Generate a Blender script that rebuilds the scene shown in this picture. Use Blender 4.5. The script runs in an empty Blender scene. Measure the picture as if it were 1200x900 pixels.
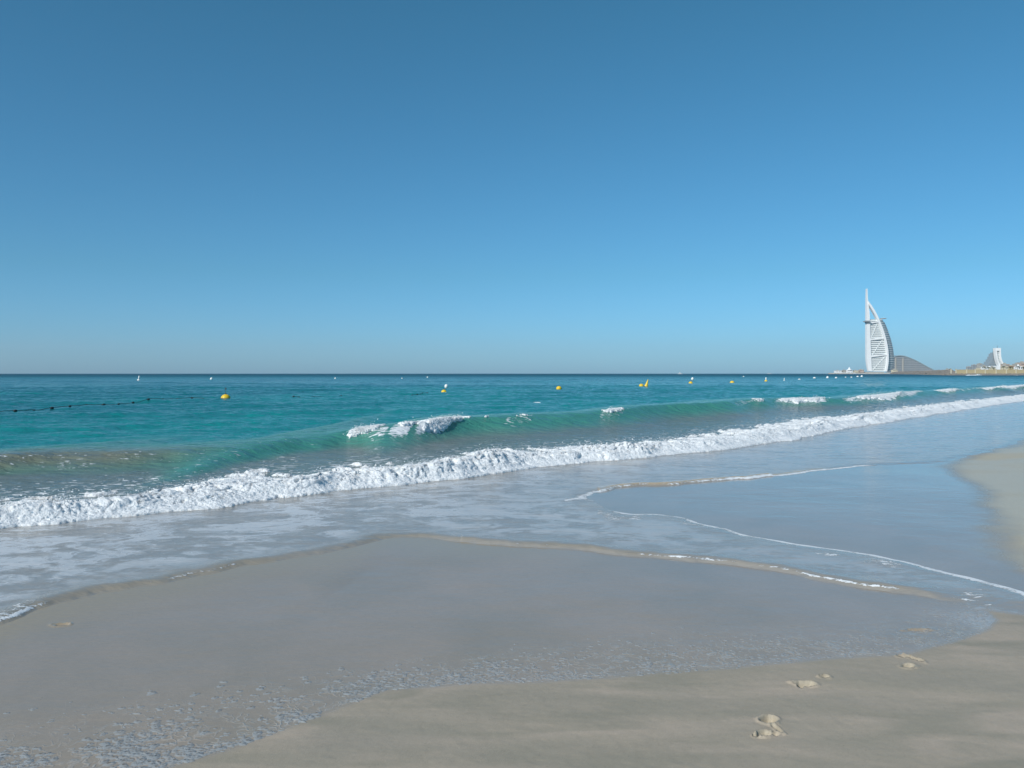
import bpy, bmesh, math, random
import numpy as np
from mathutils import Vector, Matrix

random.seed(7); RNG = np.random.default_rng(11)
sc = bpy.context.scene
COL = sc.collection
rad = math.radians

# ------------------------------------------------------------------ camera
CH = 1.65                      # eye height of somebody standing on the wet sand
FPX = 942.0                    # focal length in pixels of the 1200 px wide photograph
PITCH = math.atan((450 - 437.7) / FPX)
cam_d = bpy.data.cameras.new('camera'); cam = bpy.data.objects.new('camera', cam_d); COL.objects.link(cam)
cam_d.sensor_width = 36; cam_d.lens = FPX / 1200 * 36
cam_d.clip_start = 0.05; cam_d.clip_end = 40000
cam.location = (0, 0, CH); cam.rotation_euler = (math.pi / 2 - PITCH, 0, 0)
sc.camera = cam

# ------------------------------------------------------------------ sky, sun, exposure
SUN_EL, SUN_AZ = rad(34), rad(-138)      # azimuth clockwise from +Y: behind and to the left
w = bpy.data.worlds.new('World'); sc.world = w; w.use_nodes = True
wt = w.node_tree; wt.nodes.clear()
sky = wt.nodes.new('ShaderNodeTexSky'); sky.sky_type = 'NISHITA'; sky.sun_disc = False
sky.sun_elevation = SUN_EL; sky.sun_rotation = SUN_AZ
sky.altitude = 0; sky.air_density = 1.0; sky.dust_density = 0.5; sky.ozone_density = 6.0
wb = wt.nodes.new('ShaderNodeMix'); wb.data_type = 'RGBA'; wb.blend_type = 'MULTIPLY'; wb.inputs[0].default_value = 1; wb.inputs[7].default_value = (.51, .97, 1.0, 1)   # the phone's cool white balance
bg = wt.nodes.new('ShaderNodeBackground'); bg.inputs['Strength'].default_value = 0.096
wo = wt.nodes.new('ShaderNodeOutputWorld')
wt.links.new(sky.outputs[0], wb.inputs[6]); wg = wt.nodes.new('ShaderNodeTexCoord'); ws = wt.nodes.new('ShaderNodeSeparateXYZ'); wr = wt.nodes.new('ShaderNodeValToRGB'); wm = wt.nodes.new('ShaderNodeMix')
wm.data_type = 'RGBA'; wm.blend_type = 'MULTIPLY'; wm.inputs[0].default_value = 1
wr.color_ramp.elements[0].position = 0.0; wr.color_ramp.elements[0].color = (1.12, 1.04, 1.48, 1)      # the murk low over the sea is greyer and more violet
wr.color_ramp.elements[1].position = .42; wr.color_ramp.elements[1].color = (.90, 1.08, 1.0, 1)
e_ = wr.color_ramp.elements.new(.12); e_.color = (.99, 1.0, 1.09, 1)
wt.links.new(wg.outputs['Generated'], ws.inputs[0]); wt.links.new(ws.outputs['Z'], wr.inputs[0])
wt.links.new(wb.outputs[2], wm.inputs[6]); wt.links.new(wr.outputs[0], wm.inputs[7]); wt.links.new(wm.outputs[2], bg.inputs['Color']); wt.links.new(bg.outputs[0], wo.inputs['Surface'])
sun_d = bpy.data.lights.new('sun', 'SUN'); sun_d.energy = 3.9; sun_d.angle = rad(0.53); sun_d.color = (1.0, 0.96, 0.90)
sun = bpy.data.objects.new('sun', sun_d); COL.objects.link(sun)
SD = Vector((math.sin(SUN_AZ) * math.cos(SUN_EL), math.cos(SUN_AZ) * math.cos(SUN_EL), math.sin(SUN_EL)))
sun.rotation_euler = SD.to_track_quat('Z', 'Y').to_euler(); sun.location = (-20, -10, 30)
sc.view_settings.view_transform = 'Standard'; sc.view_settings.look = 'None'
sc.view_settings.exposure = 0.0; sc.view_settings.gamma = 1.0; sc.view_settings.use_curve_mapping = False
sc.render.engine = 'CYCLES'
sc.cycles.use_denoising = True
sc.cycles.max_bounces = 6; sc.cycles.volume_bounces = 1; sc.cycles.transparent_max_bounces = 12
sc.cycles.caustics_reflective = False; sc.cycles.caustics_refractive = False

# ------------------------------------------------------------------ numpy helpers
def P(px, py, z=0.0):
    """point at height z on the line of sight of photograph pixel (px, py)"""
    cx, cz = (px - 600) / FPX, (450 - py) / FPX
    dy = math.cos(PITCH) + cz * math.sin(PITCH); dz = -math.sin(PITCH) + cz * math.cos(PITCH)
    t = (z - CH) / dz
    return np.array([cx * t, dy * t])
def at(px, py, Y):
    """x, z of pixel (px, py) at distance Y"""
    cx, cz = (px - 600) / FPX, (450 - py) / FPX
    dy = math.cos(PITCH) + cz * math.sin(PITCH); dz = -math.sin(PITCH) + cz * math.cos(PITCH)
    t = Y / dy
    return cx * t, CH + dz * t

def h2(ix, iy, seed):
    with np.errstate(over='ignore'):
        n = (ix.astype(np.int64) * 374761393 + iy.astype(np.int64) * 668265263 + seed * 1274126177) & 0xffffffff
        n = ((n ^ (n >> 13)) * 1274126177) & 0xffffffff
        n = (n ^ (n >> 16)) & 0xffffffff
    return n / 4294967295.0
def vn(x, y, seed=0):
    x0 = np.floor(x); y0 = np.floor(y); fx = x - x0; fy = y - y0
    fx = fx * fx * fx * (fx * (fx * 6 - 15) + 10); fy = fy * fy * fy * (fy * (fy * 6 - 15) + 10)
    a = h2(x0, y0, seed); b = h2(x0 + 1, y0, seed); c = h2(x0, y0 + 1, seed); d = h2(x0 + 1, y0 + 1, seed)
    return (a + (b - a) * fx) * (1 - fy) + (c + (d - c) * fx) * fy
def fbm(x, y, seed=0, octv=4, gain=.5):
    s = 0; a = 1; t = 0
    for i in range(octv):
        c, sn = math.cos(.6 * i + .3), math.sin(.6 * i + .3)
        s = s + a * vn((x * c - y * sn) * 2 ** i + 13.7 * i, (x * sn + y * c) * 2 ** i - 7.1 * i, seed + i); t += a; a *= gain
    return s / t
def worley(x, y, seed=0):
    x0 = np.floor(x); y0 = np.floor(y); best = np.full(np.shape(x), 9.0)
    for i in (-1, 0, 1):
        for j in (-1, 0, 1):
            cx = x0 + i; cy = y0 + j
            px = cx + h2(cx, cy, seed); py = cy + h2(cx, cy, seed + 91)
            best = np.minimum(best, (px - x) ** 2 + (py - y) ** 2)
    return np.sqrt(best)
def ss(a, b, x):
    t = np.clip((x - a) / (b - a), 0, 1); return t * t * (3 - 2 * t)
def lump(x, y, seed):
    d = worley(x, y, seed); return np.sqrt(np.clip(1 - (d / .85) ** 2, 0, 1))

class Curve:
    """a line across the shore, y as a smooth function of x, through photograph pixels at height z"""
    def __init__(s, pts, z=0.0, zs=None):
        q = np.array([P(a, b, z if zs is None else zs[i]) for i, (a, b) in enumerate(pts)])
        q = q[np.argsort(q[:, 0])]
        s.x, s.y = q[:, 0], q[:, 1]
        n = len(s.x); h = np.diff(s.x); dl = np.diff(s.y) / h
        m = np.zeros(n); m[0] = dl[0]; m[-1] = dl[-1]
        m[1:-1] = (dl[:-1] * h[1:] + dl[1:] * h[:-1]) / (h[1:] + h[:-1])
        s.m = m
    def f(s, X):
        X = np.asarray(X, float); i = np.clip(np.searchsorted(s.x, X) - 1, 0, len(s.x) - 2)
        h = s.x[i + 1] - s.x[i]; t = np.clip((X - s.x[i]) / h, 0, 1)
        y = (2*t**3-3*t**2+1)*s.y[i] + (t**3-2*t**2+t)*h*s.m[i] + (-2*t**3+3*t**2)*s.y[i+1] + (t**3-t**2)*h*s.m[i+1]
        y = y + np.where(X < s.x[0], (X - s.x[0]) * s.m[0], 0) + np.where(X > s.x[-1], (X - s.x[-1]) * s.m[-1], 0)
        return y
    def slope(s, X):
        e = .15; return (s.f(X + e) - s.f(X - e)) / (2 * e)
    def d(s, X, Y):                      # > 0 on the sea side
        return (Y - s.f(X)) / np.sqrt(1 + s.slope(X) ** 2)

def poly_sdf(X, Y, pts):
    pts = np.asarray(pts, float); n = len(pts)
    best = np.full(X.shape, 1e9); ins = np.zeros(X.shape, bool)
    for i in range(n):
        a = pts[i]; b = pts[(i + 1) % n]; e = b - a
        wx = X - a[0]; wy = Y - a[1]
        t = np.clip((wx * e[0] + wy * e[1]) / (e @ e), 0, 1)
        best = np.minimum(best, (wx - t * e[0]) ** 2 + (wy - t * e[1]) ** 2)
        if a[1] != b[1]:
            c = ((a[1] > Y) != (b[1] > Y)) & (X < (b[0] - a[0]) * (Y - a[1]) / (b[1] - a[1]) + a[0]); ins ^= c
    return np.where(ins, 1, -1) * np.sqrt(best)

# ------------------------------------------------------------------ object helpers
def tag(o, label=None, cat=None, group=None, kind=None):
    if label: o['label'] = label
    if cat: o['category'] = cat
    if group: o['group'] = group
    if kind: o['kind'] = kind
    return o
def empty(name, loc, rz=0, **k):
    o = bpy.data.objects.new(name, None); COL.objects.link(o); o.location = loc; o.rotation_euler = (0, 0, rz)
    o.empty_display_size = .2
    return tag(o, **k)
def np_mesh(name, co, quads, mat, parent=None, attrs=None, cols=None, smooth=True):
    me = bpy.data.meshes.new(name); co = np.asarray(co, np.float32); quads = np.asarray(quads, np.int32)
    me.vertices.add(len(co)); me.vertices.foreach_set('co', co.ravel())
    k = quads.shape[1]
    me.loops.add(quads.size); me.loops.foreach_set('vertex_index', quads.ravel())
    me.polygons.add(len(quads)); me.polygons.foreach_set('loop_start', np.arange(0, quads.size, k, dtype=np.int32))
    me.polygons.foreach_set('loop_total', np.full(len(quads), k, np.int32))
    me.update(calc_edges=True)
    me.polygons.foreach_set('use_smooth', np.full(len(quads), smooth))
    for a, v in (attrs or {}).items():
        at_ = me.attributes.new(a, 'FLOAT', 'POINT'); at_.data.foreach_set('value', np.asarray(v, np.float32).ravel())
    for a, v in (cols or {}).items():
        at_ = me.attributes.new(a, 'FLOAT_COLOR', 'POINT')
        v = np.concatenate([v, np.ones((len(v), 1))], 1); at_.data.foreach_set('color', np.asarray(v, np.float32).ravel())
    me.materials.append(mat)
    o = bpy.data.objects.new(name, me); COL.objects.link(o); o.parent = parent
    return o
def grid_quads(nr, nc, keep=None):
    i = np.arange(nr - 1)[:, None] * nc + np.arange(nc - 1)[None, :]
    q = np.stack([i, i + 1, i + nc + 1, i + nc], -1).reshape(-1, 4)
    if keep is not None:
        kk = keep.ravel(); q = q[kk[q].any(1)]
    return q
def compact(co, q, arrs):
    used = np.zeros(len(co), bool); used[q.ravel()] = True
    idx = np.cumsum(used) - 1
    return co[used], idx[q], [a[used] for a in arrs]

class MB:
    """collects shapes, links them as one mesh"""
    def __init__(s): s.bm = bmesh.new()
    def box(s, x0, x1, y0, y1, z0, z1, rot=0, pivot=None):
        vs = [s.bm.verts.new(p) for p in ((x0,y0,z0),(x1,y0,z0),(x1,y1,z0),(x0,y1,z0),(x0,y0,z1),(x1,y0,z1),(x1,y1,z1),(x0,y1,z1))]
        for f in ((0,3,2,1),(4,5,6,7),(0,1,5,4),(1,2,6,5),(2,3,7,6),(3,0,4,7)): s.bm.faces.new([vs[i] for i in f])
        if rot:
            bmesh.ops.rotate(s.bm, verts=vs, cent=pivot or ((x0+x1)/2,(y0+y1)/2,z0), matrix=Matrix.Rotation(rot, 3, 'Z'))
        return s
    def prism(s, pts, y0, y1):
        """outline in x,z given thickness from y0 to y1"""
        a = [s.bm.verts.new((x, y0, z)) for x, z in pts]; b = [s.bm.verts.new((x, y1, z)) for x, z in pts]; n = len(pts)
        s.bm.faces.new(a); s.bm.faces.new(b[::-1])
        for i in range(n): s.bm.faces.new((a[i], b[i], b[(i+1)%n], a[(i+1)%n]))
        return s
    def strip(s, A, B, y0, y1):
        """band between two polylines (x,z), thick from y0 to y1 - quads only"""
        n = len(A)
        v = [[s.bm.verts.new((p[0], y, p[1])) for p in L] for y in (y0, y1) for L in (A, B)]
        fa, fb, ba, bb = v
        for i in range(n - 1):
            s.bm.faces.new((fa[i], fa[i+1], fb[i+1], fb[i])); s.bm.faces.new((ba[i], bb[i], bb[i+1], ba[i+1]))
            s.bm.faces.new((fa[i], ba[i], ba[i+1], fa[i+1])); s.bm.faces.new((fb[i], fb[i+1], bb[i+1], bb[i]))
        s.bm.faces.new((fa[0], fb[0], bb[0], ba[0])); s.bm.faces.new((fa[-1], ba[-1], bb[-1], fb[-1]))
        return s
    def tube(s, pts, radii, seg=8, caps=True):
        pts = [Vector(p) for p in pts]; rings = []
        for i, p in enumerate(pts):
            d = (pts[min(i+1, len(pts)-1)] - pts[max(i-1, 0)]).normalized()
            u = d.orthogonal().normalized() if abs(d.z) > .9 else d.cross(Vector((0,0,1))).normalized()
            v = d.cross(u); r = radii[i] if hasattr(radii, '__len__') else radii
            rings.append([s.bm.verts.new(p + u*r*math.cos(2*math.pi*k/seg) + v*r*math.sin(2*math.pi*k/seg)) for k in range(seg)])
        for a, b in zip(rings, rings[1:]):
            for k in range(seg): s.bm.faces.new((a[k], a[(k+1)%seg], b[(k+1)%seg], b[k]))
        if caps: s.bm.faces.new(rings[0][::-1]); s.bm.faces.new(rings[-1])
        return s
    def lathe(s, prof, seg=24, c=(0,0,0)):
        rings = [[s.bm.verts.new((c[0]+r*math.cos(2*math.pi*k/seg), c[1]+r*math.sin(2*math.pi*k/seg), c[2]+z)) for k in range(seg)] for r, z in prof]
        for a, b in zip(rings, rings[1:]):
            for k in range(seg): s.bm.faces.new((a[k], a[(k+1)%seg], b[(k+1)%seg], b[k]))
        s.bm.faces.new(rings[0][::-1]); s.bm.faces.new(rings[-1]); return s
    def build(s, name, mat, parent=None, smooth=False, bevel=0):
        if bevel: bmesh.ops.bevel(s.bm, geom=s.bm.edges[:], offset=bevel, segments=2, affect='EDGES')
        bmesh.ops.recalc_face_normals(s.bm, faces=s.bm.faces[:])
        me = bpy.data.meshes.new(name); s.bm.to_mesh(me); s.bm.free(); me.materials.append(mat)
        if smooth:
            for p in me.polygons: p.use_smooth = True
        o = bpy.data.objects.new(name, me); COL.objects.link(o); o.parent = parent; return o

# ------------------------------------------------------------------ material helpers
class NT:
    def __init__(s, name):
        s.m = bpy.data.materials.new(name); s.m.use_nodes = True; s.t = s.m.node_tree; s.t.nodes.clear()
        s.out = s.n('ShaderNodeOutputMaterial')
    def n(s, typ, **k):
        x = s.t.nodes.new(typ)
        for a, v in k.items():
            setattr(x, a, v)
        return x
    def put(s, sock, v):
        if isinstance(v, bpy.types.NodeSocket): s.t.links.new(v, sock)
        else: sock.default_value = v
    def math(s, op, a, b=None, c=None, clamp=False):
        x = s.n('ShaderNodeMath', operation=op, use_clamp=clamp)
        s.put(x.inputs[0], a)
        if b is not None: s.put(x.inputs[1], b)
        if c is not None: s.put(x.inputs[2], c)
        return x.outputs[0]
    def mapr(s, v, a, b, c=0., d=1., smooth=False):
        x = s.n('ShaderNodeMapRange'); x.interpolation_type = 'SMOOTHSTEP' if smooth else 'LINEAR'
        for i, q in enumerate((v, a, b, c, d)): s.put(x.inputs[i], q)
        return x.outputs[0]
    def mix(s, f, a, b, typ='MIX'):
        x = s.n('ShaderNodeMix', data_type='RGBA', blend_type=typ)
        s.put(x.inputs[0], f); s.put(x.inputs[6], a); s.put(x.inputs[7], b); return x.outputs[2]
    def attr(s, name, out='Fac'):
        return s.n('ShaderNodeAttribute', attribute_name=name).outputs[out]
    def coord(s, scale=(1,1,1), rot=0):
        tc = s.n('ShaderNodeTexCoord'); mp = s.n('ShaderNodeMapping'); mp.inputs['Scale'].default_value = scale
        mp.inputs['Rotation'].default_value = (0, 0, rot)
        s.t.links.new(tc.outputs['Object'], mp.inputs['Vector']); return mp.outputs[0]
    def noise(s, vec, scale, detail=4., rough=.5, dist=0.):
        x = s.n('ShaderNodeTexNoise'); s.put(x.inputs['Vector'], vec)
        x.inputs['Scale'].default_value = scale; x.inputs['Detail'].default_value = detail
        x.inputs['Roughness'].default_value = rough; x.inputs['Distortion'].default_value = dist
        return x.outputs['Fac']
    def bump(s, h, strength, dist, normal=None):
        x = s.n('ShaderNodeBump'); s.put(x.inputs['Strength'], strength); s.put(x.inputs['Distance'], dist); s.put(x.inputs['Height'], h)
        if normal is not None: s.put(x.inputs['Normal'], normal)
        return x.outputs[0]
    def bsdf(s, col, rough, ior=1.45, spec=.5, normal=None, sub=0, link=True, **k):
        b = s.n('ShaderNodeBsdfPrincipled'); s.put(b.inputs['Base Color'], col); s.put(b.inputs['Roughness'], rough)
        s.put(b.inputs['IOR'], ior); s.put(b.inputs['Specular IOR Level'], spec)
        if normal is not None: s.put(b.inputs['Normal'], normal)
        for a, v in k.items(): s.put(b.inputs[a.replace('_', ' ')], v)
        if link: s.t.links.new(b.outputs[0], s.out.inputs['Surface'])
        return b.outputs[0]
def C4(c): return (c[0], c[1], c[2], 1)
def simple(name, col, rough=.6, var=.12, scale=1., metal=0., spec=.5):
    n = NT(name); v = n.noise(n.coord(), scale, 5, .6)
    c = n.mix(v, C4([x * (1 - var) for x in col]), C4([min(1, x * (1 + var)) for x in col]))
    n.bsdf(c, rough, spec=spec, Metallic=metal); return n.m

# ------------------------------------------------------------------ shore lines, in metres, read off the photograph
cE = Curve([(-300,650),(0,622),(100,614),(200,600),(300,590),(400,577),(500,567),(600,553),(700,542),(800,533),(900,520),(960,510),(1000,501),(1060,492),(1120,482),(1200,470),(1290,459)])   # foot of the whitewater
cG = Curve([(-400,555),(-200,548),(0,536),(50,533),(130,533),(200,529),(280,520),(330,509),(400,500),(450,497),(520,490),(600,486),(700,480),(760,476),(840,471.5),(900,468),(1000,465),(1060,460),(1120,456),(1200,452),(1300,447)],
           zs=[.2,.2,.2,.2,.18,.2,.25,.33,.4,.43,.45,.46,.48,.48,.47,.46,.45,.45,.47,.5,.5])                                                                              # crest of the next wave
cD = Curve([(-400,850),(-200,790),(0,730),(60,712),(150,690),(240,672),(310,660),(400,645),(440,634),(540,636),(640,641),(760,655),(860,664),(960,680),(1040,692),(1135,703),(1200,713),(1400,735)])          # edge of the running swash
cK = Curve([(560,583),(680,583),(697,589),(720,598),(780,604),(870,624),(950,639),(1050,655),(1120,672),(1200,694),(1400,740)])
cD2 = Curve([(560,590),(680,584),(700,577),(720,573),(800,568),(870,562),(960,552),(1010,547),(1100,541),(1150,531),(1200,516),(1300,490)])
A_PTS = [P(*p) for p in [(-900,1150),(0,962),(100,928),(190,902),(280,875),(330,856),(370,841),(410,826),(450,809),(540,801),(640,798),(760,791),(860,784),(960,775),(1060,768),(1120,753),(1158,738),(1166,726),(1152,714),(1200,720),(1300,733),(1500,750)]]
A_PTS += [np.array([30., 1.]), np.array([30., -5.]), np.array([-30., -5.]), np.array([-30., -1.])]
B_PTS = [P(*p) for p in [(1098,546),(1110,556),(1140,567),(1146,590),(1150,602),(1165,615),(1152,627),(1178,650),(1187,668),(1215,676),(1500,690),(1900,600),(1700,480),(1300,488),(1200,515),(1150,530),(1118,540)]]
X0L = P(690, 590)[0]

def sea_fields(X, Y):
    wob = (fbm(X * 1.3, Y * 1.3, 5, 4) - .5) * .28 + (fbm(X * 3.4, Y * 3.4, 8, 4) - .5) * .13
    dD = cD.d(X, Y) + wob
    dK = cK.d(X, Y) - wob * .5; dD2 = cD2.d(X, Y) + wob
    dL = np.minimum(np.minimum(dK, -dD2), (X - X0L) * .7)
    return dD, dK, dD2, dL, np.minimum(dD, -dL)

def crest_h(X):
    return np.interp(X, [-25,-9, -6, -4.5, -3.2, 0, 4, 20, 60, 150], [.18,.23, .20, .22, .38, .47, .5, .48, .52, .5])
def bore_h(X):
    return np.interp(X, [-20, -6, -2, 2, 6, 20, 60], [.2, .24, .25, .24, .22, .2, .22])
def sea_height(X, Y, dsea=None):
    """height of the sea, and the shoreward lean of the breaking crest"""
    if dsea is None: dsea = sea_fields(X, Y)[4]
    dE = cE.d(X, Y) + (fbm(X * 1.1, Y * 1.1, 21, 3) - .5) * .45
    dG = cG.d(X, Y) + (fbm(X * .25, Y * .25, 3, 2) - .5) * .8
    r = np.hypot(X, Y)
    hb = bore_h(X); g = crest_h(X) * (.82 + .36 * fbm(X * .22, Y * .05, 40, 2))
    bore = hb * .34 * ss(.02, .55, dE) * (1 - .93 * ss(.5, 2.0, dE))
    wf = np.interp(X, [-6, -2, 4, 30], [.75, 1.0, 1.15, 1.5])
    wave = np.where(dG < 0, np.exp(-(dG / wf) ** 2), np.exp(-(dG / 3.2) ** 2)) * g
    # long low swells further out
    sw = 0
    for k, (lam, amp, ang, ph) in enumerate([(17, .10, .95, .4), (9, .05, 1.25, 2.1), (5.3, .03, .7, 4.), (3.1, .016, 1.5, 1.), (2.0, .010, 1.05, 3.), (1.3, .006, .6, 5.)]):
        dx, dy = -math.sin(ang) * .6, 1.0
        q = 2 * math.pi / lam
        pert = 3.5 * fbm(X / lam * .35, Y / lam * .35, 60 + k, 2)
        sw = sw + amp * np.sin(q * (Y * math.cos(ang * .45) - X * math.sin(ang * .45)) + ph + pert) * (.35 + 1.3 * vn(X / lam * .4, Y / lam * .3, 70 + k))
    offshore = ss(1.5, 9, dG)
    chop = (fbm(X * 1.6, Y * 2.2, 80, 4) - .5) * .10 + (fbm(X * .5, Y * .8, 85, 3) - .5) * .16
    sw = (sw + chop) * (offshore * .9) * (1 - .7 * ss(400, 3000, r))
    near = (fbm(X * 1.5, Y * 2.6, 90, 4) - .5) * .05 * ss(.1, .8, dE) + (fbm(X * 2.2, Y * 4.0, 95, 4) - .5) * .012
    # thin sheet running up the sand: a low rounded lip at its edge
    near_d = (np.abs(cD.d(X, Y)) < .6) | ((np.abs(cD2.d(X, Y) - .55) < .65) & (X < 4.2) & (X > X0L + .25))
    lipw = .014 * np.clip(.35 + 1.1 * fbm(X * 2.2, Y * 1.2, 99, 3), 0, 1.2) * near_d + .008 * near_d * (X > -.5)
    lipw = lipw * (1 - ss(2.9, 3.4, X) * (Y < 7))
    lip = lipw * np.exp(-((dsea - .12) / .12) ** 2)
    sheet = .014 * ss(-.04, .22, dsea) + lip * ss(-.03, .06, dsea) - .014 * (1 - ss(-.12, .02, dsea))
    z = sheet + bore + wave + sw + near * ss(.2, 1.2, dsea)
    lean = wave ** 2 * 1.1 * np.exp(-(dG / .8) ** 2)
    return z, lean, dE, dG, wave, g

# ------------------------------------------------------------------ sand
def build_sand():
    az = np.concatenate([np.arange(-62, -34, .6), np.arange(-34, 34, .062), np.arange(34, 62.1, .6)])
    r = np.concatenate([np.geomspace(.8, 3.0, 110)[:-1], np.geomspace(3.0, 13, 720)[:-1], np.geomspace(13, 60, 150)[:-1], np.geomspace(60, 9300, 70)])
    A = np.radians(az)[None, :]; R = r[:, None]
    X = R * np.sin(A); Y = R * np.cos(A)
    wob = (fbm(X * 2.2, Y * 2.2, 15, 4) - .5) * .10
    dA = poly_sdf(X, Y, A_PTS) + wob * .5; dB = poly_sdf(X, Y, B_PTS) + (fbm(X * 1.2, Y * 1.2, 19, 4) - .5) * .5
    dD, dK, dD2, dL, dsea = sea_fields(X, Y)
    z = (fbm(X * .35, Y * .35, 1, 3) - .5) * .03 + (fbm(X * 2.5, Y * 4, 2, 3) - .5) * .004
    z = z * (1 - ss(-1.3, -.15, dsea))
    z += .006 * ss(-.1, .5, dA) + .02 * ss(0, 2.0, dA) + .012 * ss(-.1, .3, dB) + .05 * ss(0, 4, dB)
    z -= 1.6 * ss(0, 60, np.minimum(dsea, dD2)) * (dsea > 0) + .02 * ss(0, .5, dsea)
    z += (fbm(X * 25, Y * 25, 4, 3) - .5) * .0016 * (ss(-.02, .1, dA) + ss(0, .3, dB))
    # broad drainage ripples in the damp foreground
    rp = np.sin((Y * 9 + X * 2.5) + 5 * fbm(X * 1.2, Y * 1.2, 33, 3)) * fbm(X * 1.5, Y * 2.5, 34, 3)
    z += rp * .0028 * ss(0, .3, dA)
    dis = np.zeros_like(X)
    def dent(px, py, rx, ry, rot, depth, rim=.25):
        nonlocal z, dis
        c = P(px, py); dx = X - c[0]; dy = Y - c[1]
        m = (np.abs(dx) < .3) & (np.abs(dy) < .3)
        u = (dx * math.cos(rot) + dy * math.sin(rot)) / rx; v = (-dx * math.sin(rot) + dy * math.cos(rot)) / ry
        q = np.sqrt(u * u + v * v) + (fbm(X * 22, Y * 22, 55, 4) - .5) * .8
        z = z - m * depth * (1 - ss(.68, 1.0, q)) * (.75 + .5 * fbm(X * 45, Y * 45, 56, 3)) + m * depth * rim * 1.6 * fbm(X * 14, Y * 14, 57, 3) * np.exp(-((q - 1.22) / .2) ** 2)
        dis = np.maximum(dis, m * (1 - ss(.9, 1.35, q)))
    # three bare footprints and a scuff under the film of water
    dent(902, 847, .044, .040, .3, .030, .35); dent(911, 858, .014, .045, .25, .012, .5); dent(895, 864, .032, .030, .2, .026, .4); dent(908, 864, .02, .018, .2, .018); dent(886, 866, .014, .016, 0, .022)
    dent(944, 804, .058, .034, -.25, .034, .35); dent(966, 796, .030, .024, 0, .020, .45); dent(938, 806, .018, .03, 0, .02)
    dent(1064, 783, .045, .034, .2, .026, .4); dent(1072, 774, .018, .06, .4, .014, .6); dent(1059, 771, .036, .018, 0, .018, .4)
    dent(1076, 739, .08, .022, .1, .010, .6); dent(72, 732, .05, .03, 0, .008, .8)
    dent(200, 1050, .06, .05, 0, .02); dent(215, 1090, .05, .05, 0, .02)
    wet = 1 - np.maximum(ss(-.03, .05, dA), ss(-.22, .28, dB))
    wet = np.maximum(wet, ss(.0, .1, dsea))
    # sheen: how wet the damp sand still is
    X_, Y_ = X, Y
    damp = ss(.55, 1.0, fbm(X * .5 + 3, Y * .7, 44, 3) + .5 * ss(1.6, 3.4, X_ - .15 * Y_) - .1)
    brown = np.exp(-(np.clip(-dD, 0, 9) / .55) ** 2) * (1 - ss(-.6, 1.6, X)) * (dD < .1)
    edge = np.exp(-((dA + .035) / .03) ** 2)
    hook = np.exp(-(np.hypot(X - P(1148, 728)[0], (Y - P(1148, 728)[1]) * .8) / .16) ** 2) * (dA < 0)
    pxs = 600 + FPX * X / np.maximum(Y, .1); dw = np.clip(-dA, 0, 9)
    web = np.exp(-(dw / np.interp(pxs, [-200, 150, 260, 400, 560, 760, 1000, 1170], [.7, .6, .5, .33, .36, .5, .45, .25])) ** 2) * (dA < 0) * ss(-.0, .04, dw)
    co = np.stack([X, Y, z], -1).reshape(-1, 3)
    return np_mesh('sand', co, grid_quads(len(r), len(az)), M_sand,
                   attrs=dict(wet=wet, damp=damp, brown=brown, film=np.clip(edge * .10 + hook * .4, 0, 1), dent=dis, web=web, dry=ss(-.1, .4, dB)))

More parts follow.
